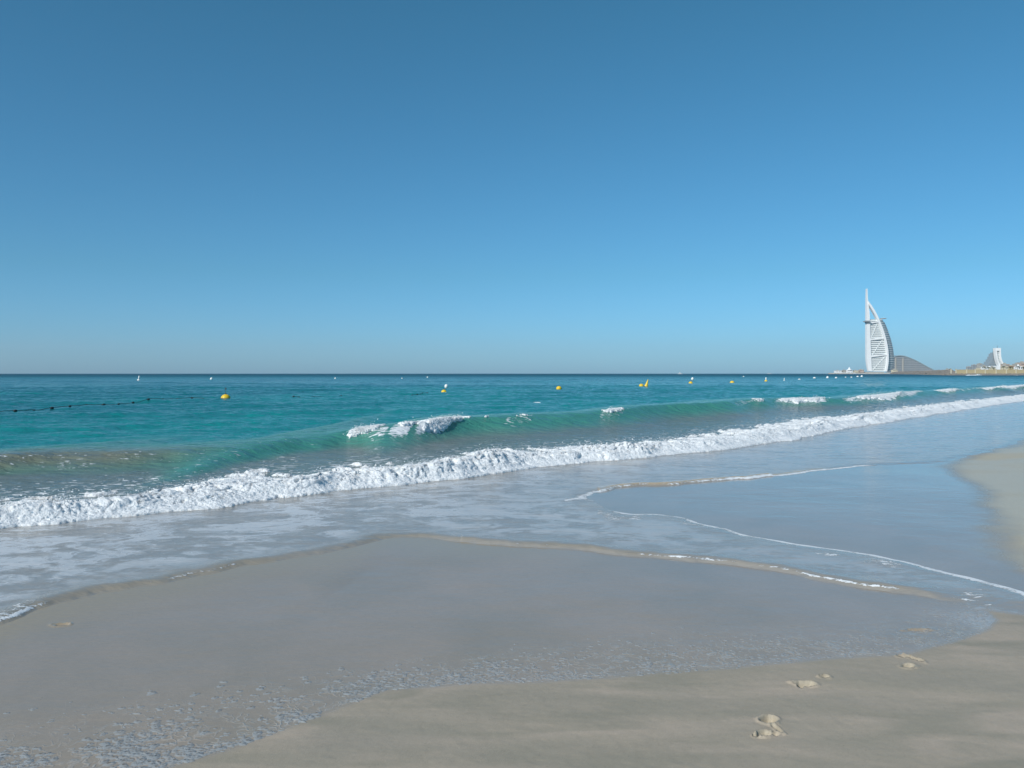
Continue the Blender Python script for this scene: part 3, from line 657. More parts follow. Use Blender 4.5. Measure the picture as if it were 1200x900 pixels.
# ------------------------------------------------------------------ sail shaped tower on its island
def sail_tower():
    Y = 3050.; x0, z0 = at(1027, 435.2, Y)
    root = empty('sail_tower', (x0, Y, 4.0), label='tall white sail-shaped tower with a mast standing on the low island', cat='tower')
    def L(pts): return [(a - x0, b - 4.0) for a, b in px2(Y, pts)]
    # mast: slender spire that swells into the spine
    ml = resamp(L([(1015.3,338.5),(1015.0,352),(1014.9,366),(1014.8,384),(1014.8,404),(1015.0,420),(1015.8,428),(1017.2,435)]), 30)
    mr = resamp(L([(1015.7,338.5),(1016.3,352),(1018.1,366),(1018.8,384),(1019.5,404),(1020.2,420),(1020.6,428),(1020.9,435)]), 30)
    MB().strip(ml, mr, -7, 7).build('mast', M_white, root)
    # front bow
    bo_px = [(1016.4,353),(1021.6,360),(1027.0,369.5),(1031.6,380),(1035.6,391),(1038.4,402),(1039.9,412),(1040.2,422),(1039.3,430),(1038.2,435.2)]
    bi_px = [(1016.6,356.5),(1020.6,363),(1025.6,372),(1029.8,382),(1033.4,392.5),(1036.2,403),(1037.8,412.5),(1038.1,422),(1037.2,429.5),(1035.8,435.2)]
    bo = resamp(L(bo_px), 36); bi = resamp(L(bi_px), 36)
    MB().strip(bo, bi, -9, 6).build('bow_frame', M_white, root)
    def xr(z): # inner edge of the bow at height z
        zs = [p[1] for p in bi][::-1]; xs = [p[0] for p in bi][::-1]; return float(np.interp(z, zs, xs))
    def xl(z):
        zs = [p[1] for p in mr][::-1]; xs = [p[0] for p in mr][::-1]; return float(np.interp(z, zs, xs))
    zt = L([(1020, 374)])[0][1]; zb = L([(1020, 435.2)])[0][1]
    zz = np.linspace(zb, zt, 40)
    # recessed glass behind the floors
    MB().strip([(xl(z) - 1, z) for z in zz], [(xr(z) + 1, z) for z in zz], 2.5, 5).build('glass_front', M_glassb, root)
    fl = MB(); nfl = 27
    for i in range(nfl + 1):
        z = zb + (zt - zb) * i / nfl
        if z > zt - 2: break
        fl.box(xl(z) - .5, xr(z) + .5, -2.5 - .6 * (i % 2), 2.49, z, z + 5.0)
    fl.build('floor_bands', M_cloth, root)
    trs = []
    for ya, yb in ((378.6, 377.2), (398.3, 396.4), (417.8, 415.6)):
        za, zb2 = L([(1019, ya)])[0][1], L([(1036, yb)])[0][1]
        trs.append((za, zb2)); a, b = xl(za), xr(zb2)
        MB().strip([(a, za + 2.6), (b, zb2 + 2.6)], [(a, za - 2.6), (b, zb2 - 2.6)], -7, -3.2).build('truss', M_white, root)
    lows = [trs[1], trs[2], (zb + 1, zb + 1)]
    for (ta, tb), (la, lb) in zip(trs, lows):
        a = (xl(la), la); b = (xr(tb), tb)
        MB().strip([(a[0] + .5, a[1] + 2), (b[0] - 1, b[1])], [(a[0] + 2.5, a[1] - 1), (b[0] + .5, b[1] - 4)], -4.2, -3.3).build('brace', M_cloth, root)
    # the second wing: glazed curve running back to a bow of its own, and the rear wall
    r2 = resamp(L([(1031.0,373.5),(1035.6,378),(1039.6,388),(1043.2,399),(1045.6,411),(1046.5,421),(1046.0,430),(1045.2,435.2)]), 26)
    f2 = resamp(L([(1028.5,373.8),(1031.5,380),(1035.6,391),(1038.4,402),(1039.9,412),(1040.2,422),(1039.3,430),(1038.2,435.2)]), 26)
    bm = MB().bm; n = 10; g = []
    for i in range(26):
        row = []
        for k in range(n + 1):
            t = k / n; x = f2[i][0] + ((r2[i][0] + x0) * (1 + 55 / Y) - x0 - f2[i][0]) * math.sin(t * math.pi / 2) ** .8 if t else f2[i][0]
            row.append(bm.verts.new((x, 4 + 55 * t ** 1.4, f2[i][1] + (r2[i][1] - f2[i][1]) * t)))
        g.append(row)
    mrr = [(-8 + xl(f2[i][1]), f2[i][1]) for i in range(26)]
    bk = [bm.verts.new((p[0] + 12, 30, p[1])) for p in mrr]
    for i in range(25):
        for k in range(n): bm.faces.new((g[i][k], g[i][k+1], g[i+1][k+1], g[i+1][k]))
        bm.faces.new((g[i][n], bk[i], bk[i+1], g[i+1][n]))
    m = MB(); m.bm = bm; o = m.build('curved_wing', M_glassb, root, smooth=False)
    rbs = MB()
    for i in range(1, 26, 2):
        for k in range(n):
            a = Vector(g0) if False else None
    MB().strip([((p[0] + x0) * (1 + 57 / Y) - x0, p[1]) for p in r2], [((p[0] + x0) * (1 + 57 / Y) - x0 - 1.6, p[1]) for p in r2], 57, 60).build('rear_bow_frame', M_grey, root)
    bands = MB()
    for j in range(24):
        z = zb + (zt - zb) * (j + .5) / 24
        xa = float(np.interp(z, [p[1] for p in f2][::-1], [p[0] for p in f2][::-1])); xb = float(np.interp(z, [p[1] for p in r2][::-1], [p[0] for p in r2][::-1]))
        pts = [(xa + .4 + ((xb + x0) * (1 + 55 / Y) - x0 - xa) * math.sin(t * math.pi / 2) ** .8, 3.2 + 55 * t ** 1.4) for t in (0, .1, .25, .45, .7, .95)]
        bands.tube([(p[0], p[1], z) for p in pts], 1.1, 4)
    bands.build('wing_floor_edges', M_cloth, root)
    hx, hz = L([(1036.5, 372.8)])[0]
    h = MB(); h.lathe([(.5, -3.2), (9, -2.6), (12, -.4), (12.4, .6), (.5, .6)], 28, (hx, 10, hz)); h.tube([(hx - 18, 8, hz - 10), (hx - 2, 10, hz - 2)], 1.2, 6); h.tube([(hx - 18, 16, hz - 10), (hx - 2, 12, hz - 2)], 1.2, 6)
    h.build('helipad', M_white, root)
    rx, rz = L([(1015.4, 376.9)])[0]
    r = MB(); r.box(rx - 11, rx + 10, -16, 6, rz - 1.6, rz + 1.8); r.box(rx - 8, rx + 7, -14, 4, rz + 1.8, rz + 3.2); r.box(rx - 6, rx + 5, -12, 2, rz - 5.5, rz - 1.6)
    r.build('sky_restaurant', M_grey, root, bevel=.5)
    p = MB(); p.box(-46, 40, -22, 62, -3.5, .8); p.box(-34, 22, -14, 40, .8, 3.5); p.build('podium', M_concrete, root)
    return root
sail_tower()

def land(name, outline, z0, z1, mat, label, cat, kind=None, seed=0, slope=2.5):
    """a low rocky landform: outline in plan, uneven sloping sides"""
    rnd = random.Random(seed); bm = bmesh.new(); n = len(outline)
    P_ = []
    for i in range(n):
        a = Vector(outline[i]); b = Vector(outline[(i + 1) % n]); m = max(2, int((b - a).length / 6)); m = min(m, 160)
        for k in range(m): P_.append(a.lerp(b, k / m))
    c = sum(P_, Vector((0, 0))) / len(P_); rings = []
    for f, z in ((0, z0), (.45, z0 + (z1 - z0) * .55), (1., z1)):
        ring = []
        for i, p in enumerate(P_):
            q = P_[(i + 1) % len(P_)] - P_[i - 1]; nrm = Vector((-q.y, q.x)).normalized()
            o = nrm * (slope * f + rnd.uniform(-.35, .35) * slope)
            ring.append(bm.verts.new((p.x + o.x, p.y + o.y, z + rnd.uniform(-.25, .25) * (z1 - z0) * (.6 if z > z0 else 0))))
        rings.append(ring)
    for a, b in zip(rings, rings[1:]):
        for i in range(len(a)): bm.faces.new((a[i], a[(i+1) % len(a)], b[(i+1) % len(a)], b[i]))
    bm.faces.new(rings[-1])
    bmesh.ops.recalc_face_normals(bm, faces=bm.faces[:])
    bmesh.ops.triangulate(bm, faces=[f for f in bm.faces if len(f.verts) > 4])
    me = bpy.data.meshes.new(name); bm.to_mesh(me); bm.free(); me.materials.append(mat)
    o = bpy.data.objects.new(name, me); COL.objects.link(o); return tag(o, label, cat, kind=kind)

def px_x(px, Y): return at(px, 437, Y)[0]
# island with a pale quay in front of the tower
land('island', [(px_x(972, 2980), 2980), (px_x(1050, 2960), 2960), (px_x(1052, 3200), 3200), (px_x(970, 3200), 3200)], -1, 3.6, M_concrete, 'low pale island carrying the tall sail-shaped tower', None, 'structure', 1, 4)
# the mainland behind
land('far_shore', [(px_x(1040, 3300), 3300), (px_x(1112, 1500), 1500), (px_x(1118, 760), 760), (px_x(1240, 735), 735), (2500, 900), (5200, 4200), (1900, 4200)], -1, 2.2, simple('far sandy ground', (.34, .30, .23), .9, .2, .02), 'low sandy shore far behind the sea wall', None, 'structure', 2, 3)

# breakwater of boulders running out to the island
def boulders(name, path, width, h, label, n, seed, size=(.7, 1.5), mat=None):
    rnd = random.Random(seed); V = []; F = []; base = 0
    ico = bmesh.new(); bmesh.ops.create_icosphere(ico, subdivisions=1, radius=1)
    iv = [v.co.copy() for v in ico.verts]; ff = [[v.index for v in f.verts] for f in ico.faces]; ico.free()
    lens = [(Vector(b) - Vector(a)).length for a, b in zip(path, path[1:])]; wts = [l / (1 + Vector(a).length / 500) ** 1.2 for l, a in zip(lens, path)]
    for _ in range(n):
        i = rnd.choices(range(len(lens)), wts)[0]; p = Vector(path[i]).lerp(Vector(path[i + 1]), rnd.random())
        t = rnd.uniform(-1, 1); d = (Vector(path[i+1]) - Vector(path[i])).normalized(); nr = Vector((-d.y, d.x))
        r = rnd.uniform(*size) * (1 + p.length / 1800); z = h * (1 - abs(t) ** 1.5) * rnd.uniform(.5, 1) - r * .35
        c = Vector((p.x + nr.x * t * width, p.y + nr.y * t * width, z))
        for v in iv:
            s_ = 1 + rnd.uniform(-.22, .22); V.append((c.x + v.x * r * 1.3 * s_, c.y + v.y * r * s_, c.z + v.z * r * .8 * s_))
        F += [[base + q for q in f] for f in ff]; base += len(iv)
    o = np_mesh(name, V, F, mat or M_rock, smooth=False); return tag(o, label, 'breakwater')
boulders('breakwater', [(px_x(1047, 2350), 2350), (px_x(1062, 1750), 1750), (px_x(1085, 1200), 1200), (px_x(1115, 745), 745)], 5, 4.4, 'dark rock breakwater running from the white-capped wall out to the island', 2600, 5, (1.2, 2.6))
boulders('rock_revetment', [(px_x(1108, 712), 712), (px_x(1160, 704), 704), (px_x(1290, 690), 690)], 3.2, 1.4, 'line of dark wet rocks at the foot of the beige sea wall', 1900, 6, (.45, 1.0))
# pinkish stone mole behind the rocks
m = MB(); rr_ = random.Random(3); A0, A1, B0, B1 = [], [], [], []
for i in range(120):
    Yq = 2200 - i * 12; xa = px_x(1049 + i * .54, Yq); h = 1.2 + rr_.uniform(4.4, 6.2) * (.45 + Yq / 3600)
    for L_, (dx, z_) in zip((A0, A1, B0, B1), ((0, .5), (0, h), (7, h), (7, .5))): L_.append(m.bm.verts.new((xa + dx, Yq + dx, z_)))
for i in range(119):
    for u, v in ((A0, A1), (A1, B0), (B0, B1), (B1, A0)): m.bm.faces.new((u[i], u[i+1], v[i+1], v[i]))
m.bm.faces.new((A0[0], A1[0], B0[0], B1[0])); m.bm.faces.new((A0[-1], B1[-1], B0[-1], A1[-1]))
tag(m.build('stone_mole', M_pink, None), 'low pinkish stone mole behind the dark rock breakwater', 'mole')

# ------------------------------------------------------------------ beige wall with cream pillars
def sea_wall():
    Y0 = 722.; xs = [1114.6, 1120.4, 1132.8, 1142.8, 1154.6, 1167.2, 1179.2, 1190.6, 1203, 1215, 1228, 1241]
    def pos(px): Yq = Y0 - (px - 1114) * .12; return px_x(px, Yq), Yq
    xb, Yb = pos(1114.6)
    root = empty('sea_wall', (xb, Yb, 0), label='long beige sea wall of panels between cream pillars on the right shore', cat='wall')
    ztop = at(1150, 433.0, Y0)[1]
    for a, b in zip(xs[1:], xs[2:]):
        (xa, ya), (xc, yc) = pos(a + .5), pos(b - .5); m = MB()
        ang = math.atan2(yc - ya, xc - xa); Lw = math.hypot(xc - xa, yc - ya)
        m.box(xa - xb, xa - xb + Lw, ya - Yb, ya - Yb + .5, .4, ztop - .35, ang, (xa - xb, ya - Yb, 0))
        m.box(xa - xb, xa - xb + Lw, ya - Yb - .12, ya - Yb + .62, ztop - .345, ztop - .1, ang, (xa - xb, ya - Yb, 0))
        m.box(xa - xb, xa - xb + Lw, ya - Yb - .2, ya - Yb - .003, .38, 1.1, ang, (xa - xb, ya - Yb, 0))
        m.build('panel', M_beige, root)
    for a in xs:
        x, y = pos(a); m = MB(); m.box(x - xb - .37, x - xb + .37, y - Yb - .35, y - Yb + .75, .3, ztop + .15); m.box(x - xb - .5, x - xb + .5, y - Yb - .48, y - Yb + .88, ztop + .155, ztop + .4)
        m.build('pillar', M_cream, root)
    x, y = pos(1114.6)
    return root
sea_wall()

# ------------------------------------------------------------------ wave shaped hotel
M_bal = simple('haze tinted balcony fronts', (.38, .40, .42), .8, .2, .08)  # distance haze over the balconies mixed into their colour
def wave_hotel():
    Y = 3450.; x0 = px_x(1070, Y)
    root = empty('wave_hotel', (x0, Y, 2), label='grey wave-shaped hotel sloping down to the right behind the sail-shaped tower', cat='hotel')
    top = resamp([(a - x0, b - 2) for a, b in px2(Y, [(1044,419.3),(1050,417.6),(1056,417.2),(1062,418.5),(1070,421.6),(1078,425.6),(1086,430),(1092,433.1),(1097,435.4)])], 34)
    bot = [(p[0], 0.) for p in top]
    MB().strip(top, bot, 0, 40).build('wall', M_grey, root)
    rf = MB(); rf.strip([(p[0], p[1] + 3.5) for p in top], [(p[0], p[1] - .2) for p in top], -4, 44).build('roof', M_glassb, root)
    zt = max(p[1] for p in top)
    def xright(z):
        for a, b in zip(top, top[1:]):
            if a[1] >= z >= b[1]: return a[0] + (b[0] - a[0]) * (a[1] - z) / max(1e-6, a[1] - b[1])
        return top[-1][0]
    def xleft(z): return top[0][0] if z < top[0][1] else top[6][0]
    j = 0; z = 5.
    while z < zt - 6:
        a, b = xleft(z), xright(z + 3); 
        if b - a > 8:
            m = MB(); m.box(a + 2, b - 2, -3.2, -.01, z, z + 2.4); m.build('balcony', M_bal, root)
        z += 7.6
    # stair tower seen on the left end
    for q in (.08, .24):
        m = MB(); xa = top[0][0] + (top[-1][0] - top[0][0]) * q; m.box(xa, xa + 6, -4.5, -3.3, 0, zt - 10 * q - 8); m.build('stair_tower', M_concrete, root)
wave_hotel()

# ------------------------------------------------------------------ boot shaped tower in a white frame
def boot_tower():
    Y = 2600.; x0 = px_x(1170, Y)
    root = empty('framed_tower', (x0, Y, 2), label='narrow curved tower in a pale frame, kicking out at the foot, on the right shore', cat='tower')
    def L(pts, n=14): return resamp([(a - x0, b - 2) for a, b in px2(Y, pts)], n)
    lo = L([(1165.9,408),(1166.2,414),(1167.0,420),(1168.4,425),(1170.0,428.4),(1172.5,430.5)]); li = L([(1167.5,410),(1167.9,415),(1168.7,420),(1169.9,424.6),(1171.4,427.4),(1173.4,429.2)])
    ri = L([(1170.6,410),(1170.6,415),(1171.2,420),(1172.3,423.6),(1173.6,426.2),(1175.0,428)]); ro = L([(1172.1,408),(1172.2,415),(1172.8,419.6),(1173.7,422.8),(1174.8,424.8),(1176.0,426.6)])
    MB().strip(lo, li, -4, 10).build('frame', M_white, root)
    MB().strip(ri, ro, -4, 10).build('frame', M_white, root)
    a, b = at(1165.9, 408, Y), at(1172.1, 411.2, Y); MB().box(a[0] - x0, b[0] - x0, -4.2, 10.2, b[1] - 2, a[1] - 1.4).build('crown', M_white, root)
    MB().strip(li, ri, 3, 6).build('glass_front', M_glassb, root)
    sl = MB()
    for k in range(1, 13): 
        sl.box(li[k][0], ri[k][0], 0, 2.99, li[k][1], li[k][1] + 2.2)
    sl.build('floor_bands', M_cloth, root)
    sd = L([(1173.6,411),(1173.9,415),(1174.3,419.6),(1174.9,422.8),(1175.6,424.8),(1176.5,426.6)])
    MB().strip(ro, sd, 8, 40).build('side_wall', M_dark, root)
    m = MB(); p, q = at(1167, 433, Y), at(1178, 429, Y); m.box(p[0] - x0, q[0] - x0, -8, 30, 0, q[1] - 2); m.build('podium', M_white, root)
    t, u = at(1169.3, 408, Y), at(1169.3, 404.5, Y); MB().tube([(t[0] - x0, 3, t[1] - 2), (u[0] - x0, 3, u[1] - 2)], [.7, .3], 6).build('antenna', M_dark, root)
boot_tower()
def slope_hotel():
    Y = 2750.; x0 = px_x(1160, Y); root = empty('stepped_hotel', (x0, Y, 2), label='blue grey building stepping up like a ramp to the left of the framed tower', cat='hotel')
    bl = []; m = MB(); steps = [(1153,430),(1155,428),(1157,426),(1159,423.8),(1161,421),(1163,417.8),(1164.6,414.5),(1166.4,413.0)]
    for (a, y), (b, _) in zip(steps, steps[1:] + [(1168.4, 0)]):
        xa, z = at(a, y, Y); xb = px_x(b, Y); m.box(xa - x0, xb - x0 + .0, 0, 30, 0, z - 2)
        k = 4
        while k < z - 6: bl.append((xa, xb, k)); k += 7
    m.build('wall', simple('hazy blue cladding', (.28, .34, .38), .5, .15, .05), root); [MB().box(min(b[0] for b in bl if b[2] == k_) - x0 + .3, px_x(1168, Y) - x0, -1.2, -.01, k_, k_ + 2).build('balcony', M_grey, root) for k_ in sorted({b[2] for b in bl})]
slope_hotel()

# ------------------------------------------------------------------ low buildings along the far shore
def low_house(px0, px1, ytop, Y, mat, label, roof='flat', nwin=3, seed=0):
    x0, zt = at(px0, ytop, Y); x1 = px_x(px1, Y); d = max(12, (x1 - x0) * .6); zb = 2.0
    root = empty('low_building', ((x0 + x1) / 2, Y, zb), label=label, cat='building', group='low buildings along the far right shore')
    w_ = (x1 - x0) / 2; h = zt - zb
    m = MB(); m.box(-w_, w_, 0, d, 0, h); m.build('wall', mat, root)
    if roof == 'flat':
        m = MB(); m.box(-w_ - .3, w_ + .3, -.3, d + .3, h + .005, h + .9); m.box(-w_ * .4, w_ * .1, 3, 9, h + .9, h + 3); m.build('roof', M_concrete, root)
    elif roof == 'dome':
        m = MB(); m.lathe([(w_ * .75 * math.cos(t), h + .01 + w_ * .8 * math.sin(t)) for t in np.linspace(0, 1.5, 7)], 16, (0, d / 2, 0)); m.build('dome', mat, root, smooth=True)
    elif roof == 'tent':
        m = MB(); m.lathe([(w_ * 1.05, h), (w_ * .4, h + w_ * .5), (.3, h + w_ * 1.2)], 12, (0, d / 2, 0)); m.build('tented_roof', M_white, root)
    else:
        m = MB(); m.prism([(-w_ - .5, h), (w_ + .5, h), (0, h + w_ * .35)], -.4, d + .4); m.build('roof', M_roof, root)
    nf = max(1, int(h / 5))
    for f in range(nf):
        for i in range(nwin):
            x = -w_ + 2 * w_ * (i + .5) / nwin; z = (f + .35) * h / nf; ww = w_ / nwin * .5
            m = MB(); m.box(x - ww, x + ww, -.12, .02, z, z + h / nf * .42); m.build('window', M_win, root)
LB = [(1148, 1152.4, 431.3, 1500, M_cream, 'small cream flat block above the third panel of the sea wall', 'flat', 3),
 (1154.2, 1157, 429.6, 1350, M_white, 'bright white cube house just left of the blue ramp-shaped hotel', 'flat', 2),
 (1160.2, 1163.2, 430.2, 1400, M_white, 'white house with a small dome in front of the ramp-shaped hotel', 'dome', 2),
 (1164.2, 1166.6, 431.0, 1300, M_cream, 'narrow cream house under the foot of the framed tower', 'flat', 2),
 (1177.0, 1182.6, 427.0, 1500, M_pink, 'pink stone block right of the foot of the framed tower', 'flat', 4),
 (1178.2, 1181.6, 429.2, 1250, M_cream, 'cream annexe in front of the pink stone block', 'flat', 2),
 (1183.0, 1186.0, 428.2, 1600, M_cream, 'slim cream block between the pink block and the long beige one', 'flat', 2),
 (1186.2, 1190.6, 429.6, 1300, M_beige, 'low beige house with a tiled roof behind the sea wall', 'gable', 3),
 (1190.8, 1196.6, 426.8, 1550, M_concrete, 'long pale grey block with several rows of windows near the right edge', 'flat', 5),
 (1196.8, 1204.0, 425.2, 1500, M_pink, 'reddish block with white parapet at the right edge of the shore', 'flat', 5),
 (1193.6, 1198.2, 429.4, 1250, M_white, 'white house with a tented roof near the right edge', 'tent', 2),
 (1204.2, 1214, 426.4, 1500, M_beige, 'wide beige block past the reddish one', 'flat', 5),
 (1134.0, 1139.6, 429.8, 3600, M_grey, 'faint grey building farthest away above the left end of the sea wall', 'flat', 3),
 (1140.0, 1146.2, 427.6, 3700, M_grey, 'faint taller grey block left of the blue ramp-shaped hotel', 'flat', 4),
 (1146.4, 1152.2, 426.2, 3600, M_concrete, 'faint pale slab block left of the blue ramp-shaped hotel', 'flat', 4),
 (1104.0, 1108.0, 434.6, 2300, M_concrete, 'small pale hut on the mole left of the sea wall', 'flat', 2),
 (1111.2, 1113.6, 433.6, 1500, M_pink, 'small pink kiosk beside the first pillar of the sea wall', 'flat', 1)]
for i, a in enumerate(LB): low_house(*a, seed=i)
ISL = [(979, 986.5, 434.4, 3040, M_white, 'low white pavilion at the left tip of the island', 'flat', 4),
 (988, 992, 433.9, 3060, M_concrete, 'grey flat-roofed house on the left of the island', 'flat', 3),
 (993, 999, 433.6, 3045, M_white, 'white pavilion with a tented roof left of the sail-shaped tower', 'tent', 3),
 (1001, 1006, 434.2, 3050, M_cream, 'cream terrace building halfway to the sail-shaped tower', 'flat', 3),
 (1007.5, 1012.5, 433.4, 3060, M_pink, 'pinkish block at the left foot of the sail-shaped tower', 'flat', 3),
 (1046, 1052, 433.4, 3030, M_cream, 'cream block at the right foot of the sail-shaped tower', 'flat', 4)]
for a in ISL: low_house(*a)
for o in bpy.data.objects:
    if o.get('group') and o.get('label') in [a[5] for a in ISL]: o['group'] = 'low buildings on the island'
# white sea wall / quay strip left of the tower
m = MB(); xa, xb = px_x(977.5, 2990), px_x(1001, 2990); m.box(xa, xb, 2985, 2990, .2, 4.6); m.box(xa, xb, 2984.2, 2984.99, 3.8, 5.2)
tag(m.build('quay', M_white, None), 'bright white quay along the left end of the island', 'quay')
# palms
def palm(x, y, h, seed, label, group):
    rnd = random.Random(seed); root = empty('palm_tree', (x, y, 2.), label=label, cat='palm tree', group=group)
    lean = rnd.uniform(-.6, .6)
    MB().tube([(0, 0, 0), (lean * .3, 0, h * .5), (lean, 0, h)], [.35, .26, .2], 6).build('trunk', M_trunk, root)
    m = MB(); nf = 13
    for k in range(nf):
        a = 2 * math.pi * k / nf + rnd.uniform(-.2, .2); L_ = h * .36 * rnd.uniform(.8, 1.1); up = rnd.uniform(.1, .6); w_ = .45
        ps = [Vector((lean + math.cos(a) * L_ * t, math.sin(a) * L_ * t, h + L_ * (up * t - .95 * t * t))) for t in (0, .3, .6, 1.)]
        sd = Vector((-math.sin(a), math.cos(a), 0)); vs = [(m.bm.verts.new(p + sd * w_ * q), m.bm.verts.new(p + Vector((0, 0, .25))), m.bm.verts.new(p - sd * w_ * q)) for p, q in zip(ps, (.3, 1, .9, .1))]
        for u, v in zip(vs, vs[1:]):
            m.bm.faces.new((u[0], u[1], v[1], v[0])); m.bm.faces.new((u[1], u[2], v[2], v[1]))
    m.build('crown', M_scrub, root)
for i, (px_, h, lb) in enumerate([(1152.9, 9, 'palm between the cream flat block and the white cube house'), (1158.8, 8.5, 'palm right of the white cube house'), (1163.9, 8, 'palm beside the domed white house'),
      (1176.2, 9.5, 'palm in front of the podium of the framed tower'), (1184.6, 9, 'palm in front of the slim cream block'), (1192.4, 10, 'palm left of the tented white house'), (1199.4, 9, 'palm in front of the reddish block')]):
    palm(px_x(px_, 1150), 1150, h, i, lb, 'palms along the far right shore')
for i, (px_, h, lb) in enumerate([(987.2, 9, 'palm on the island beside the white pavilion'), (1000.2, 10, 'palm on the island left of the cream terrace'), (1006.8, 9, 'palm on the island beside the pinkish block')]):
    palm(px_x(px_, 3020), 3020, h, 20 + i, lb, 'palms on the island')

# ------------------------------------------------------------------ boats
def boat(px, py, Lm, Y, label, wake=False, tall=1., heading=0):
    x, _ = at(px, py, Y)
    root = empty('motor_boat', (x, Y, 0), heading, label=label, cat='boat')
    n = 9; rows = []; bm = bmesh.new()
    for i in range(n):
        t = i / (n - 1); xx = -Lm / 2 + Lm * t; b = Lm * .15 * (1 - max(0, (t - .45) / .55) ** 2.2) + .02; hh = Lm * .09 * (1 + .45 * t * t)
        rows.append([bm.verts.new((xx, s * b * q, z)) for s, q, z in ((-1, 1, hh), (-1, .8, .05), (-1, .25, -Lm * .03), (1, .25, -Lm * .03), (1, .8, .05), (1, 1, hh))])
    for a, b in zip(rows, rows[1:]):
        for k in range(5): bm.faces.new((a[k], a[k+1], b[k+1], b[k]))
        bm.faces.new((a[5], a[0], b[0], b[5]))
    bm.faces.new(rows[0]); m = MB(); m.bm = bm; m.build('hull', M_hull, root)
    h = Lm * .1
    m = MB(); m.prism([(-Lm*.28, h), (Lm*.2, h), (Lm*.08, h + Lm*.10*tall), (-Lm*.24, h + Lm*.10*tall)], -Lm*.09, Lm*.09); c = m.build('cabin', M_hull, root, bevel=.02 * Lm / 6)
    MB().box(-Lm*.2, Lm*.06, -Lm*.095, Lm*.095, h + Lm*.045*tall, h + Lm*.075*tall).build('window', M_win, c)
    if tall > 1: MB().prism([(-Lm*.2, h + Lm*.1*tall), (Lm*.02, h + Lm*.1*tall), (-Lm*.04, h + Lm*.16*tall), (-Lm*.18, h + Lm*.16*tall)], -Lm*.07, Lm*.07).build('flybridge', M_hull, root)
    MB().tube([(-Lm*.1, 0, h + Lm*.1*tall), (-Lm*.13, 0, h + Lm*.3*tall)], Lm * .006, 6).build('mast', M_dark, root)
    return root
boat(1146, 439.9, 5.5, 650, 'small white speedboat passing in front of the beige sea wall', heading=math.pi)
boat(797, 437.3, 16, 2700, 'distant white motor yacht on the horizon in the middle of the picture', tall=1.5)
boat(901.5, 437.2, 24, 4600, 'very faint long boat on the horizon left of the island', tall=.8)
boat(1002, 437.6, 14, 2900, 'white boat lying beside the island quay')
# wakes
def streak(name, x0, x1, y, w, label, h=.12, seed=0):
    xs = np.linspace(x0, x1, 60); w = w * .5; ys = np.linspace(-w, w, 14); X, Y = np.meshgrid(xs, ys + y)
    t = (X - x0) / (x1 - x0); v = (Y - y) / w
    z = sea_height(X, Y)[0] + .005 + (h * fbm(X * 2, Y * 1.2, seed, 4) * 1.6) * np.clip(1 - v * v, 0, 1) * np.sin(np.pi * np.clip(t, .02, .98)) ** .4 - .25 * (1 - ss(0, .35, np.clip(1 - v * v, 0, 1) * np.sin(np.pi * t) * 1.6))
    o = np_mesh(name, np.stack([X, Y, z], -1).reshape(-1, 3), grid_quads(14, 60), M_foam); tag(o, label, 'foam', kind='stuff')
streak('wake', px_x(1131, 640), px_x(1144.5, 640), 640, 5, 'white wake trailing the speedboat before the sea wall', .55, 1)
for i, (a, b, y) in enumerate([(110, 121, 469.2), (624, 634, 470.5), (1188, 1197, 440)]):
    p = P(.5 * (a + b), y); q0, q1 = P(a, y), P(b, y)
    streak('whitecap', q0[0], q1[0], p[1], .35 if y > 450 else 3, ['small whitecap beyond the dark float line', 'small whitecap beyond the green wave in the middle', 'whitecap before the right end of the sea wall'][i], .03, 5 + i)

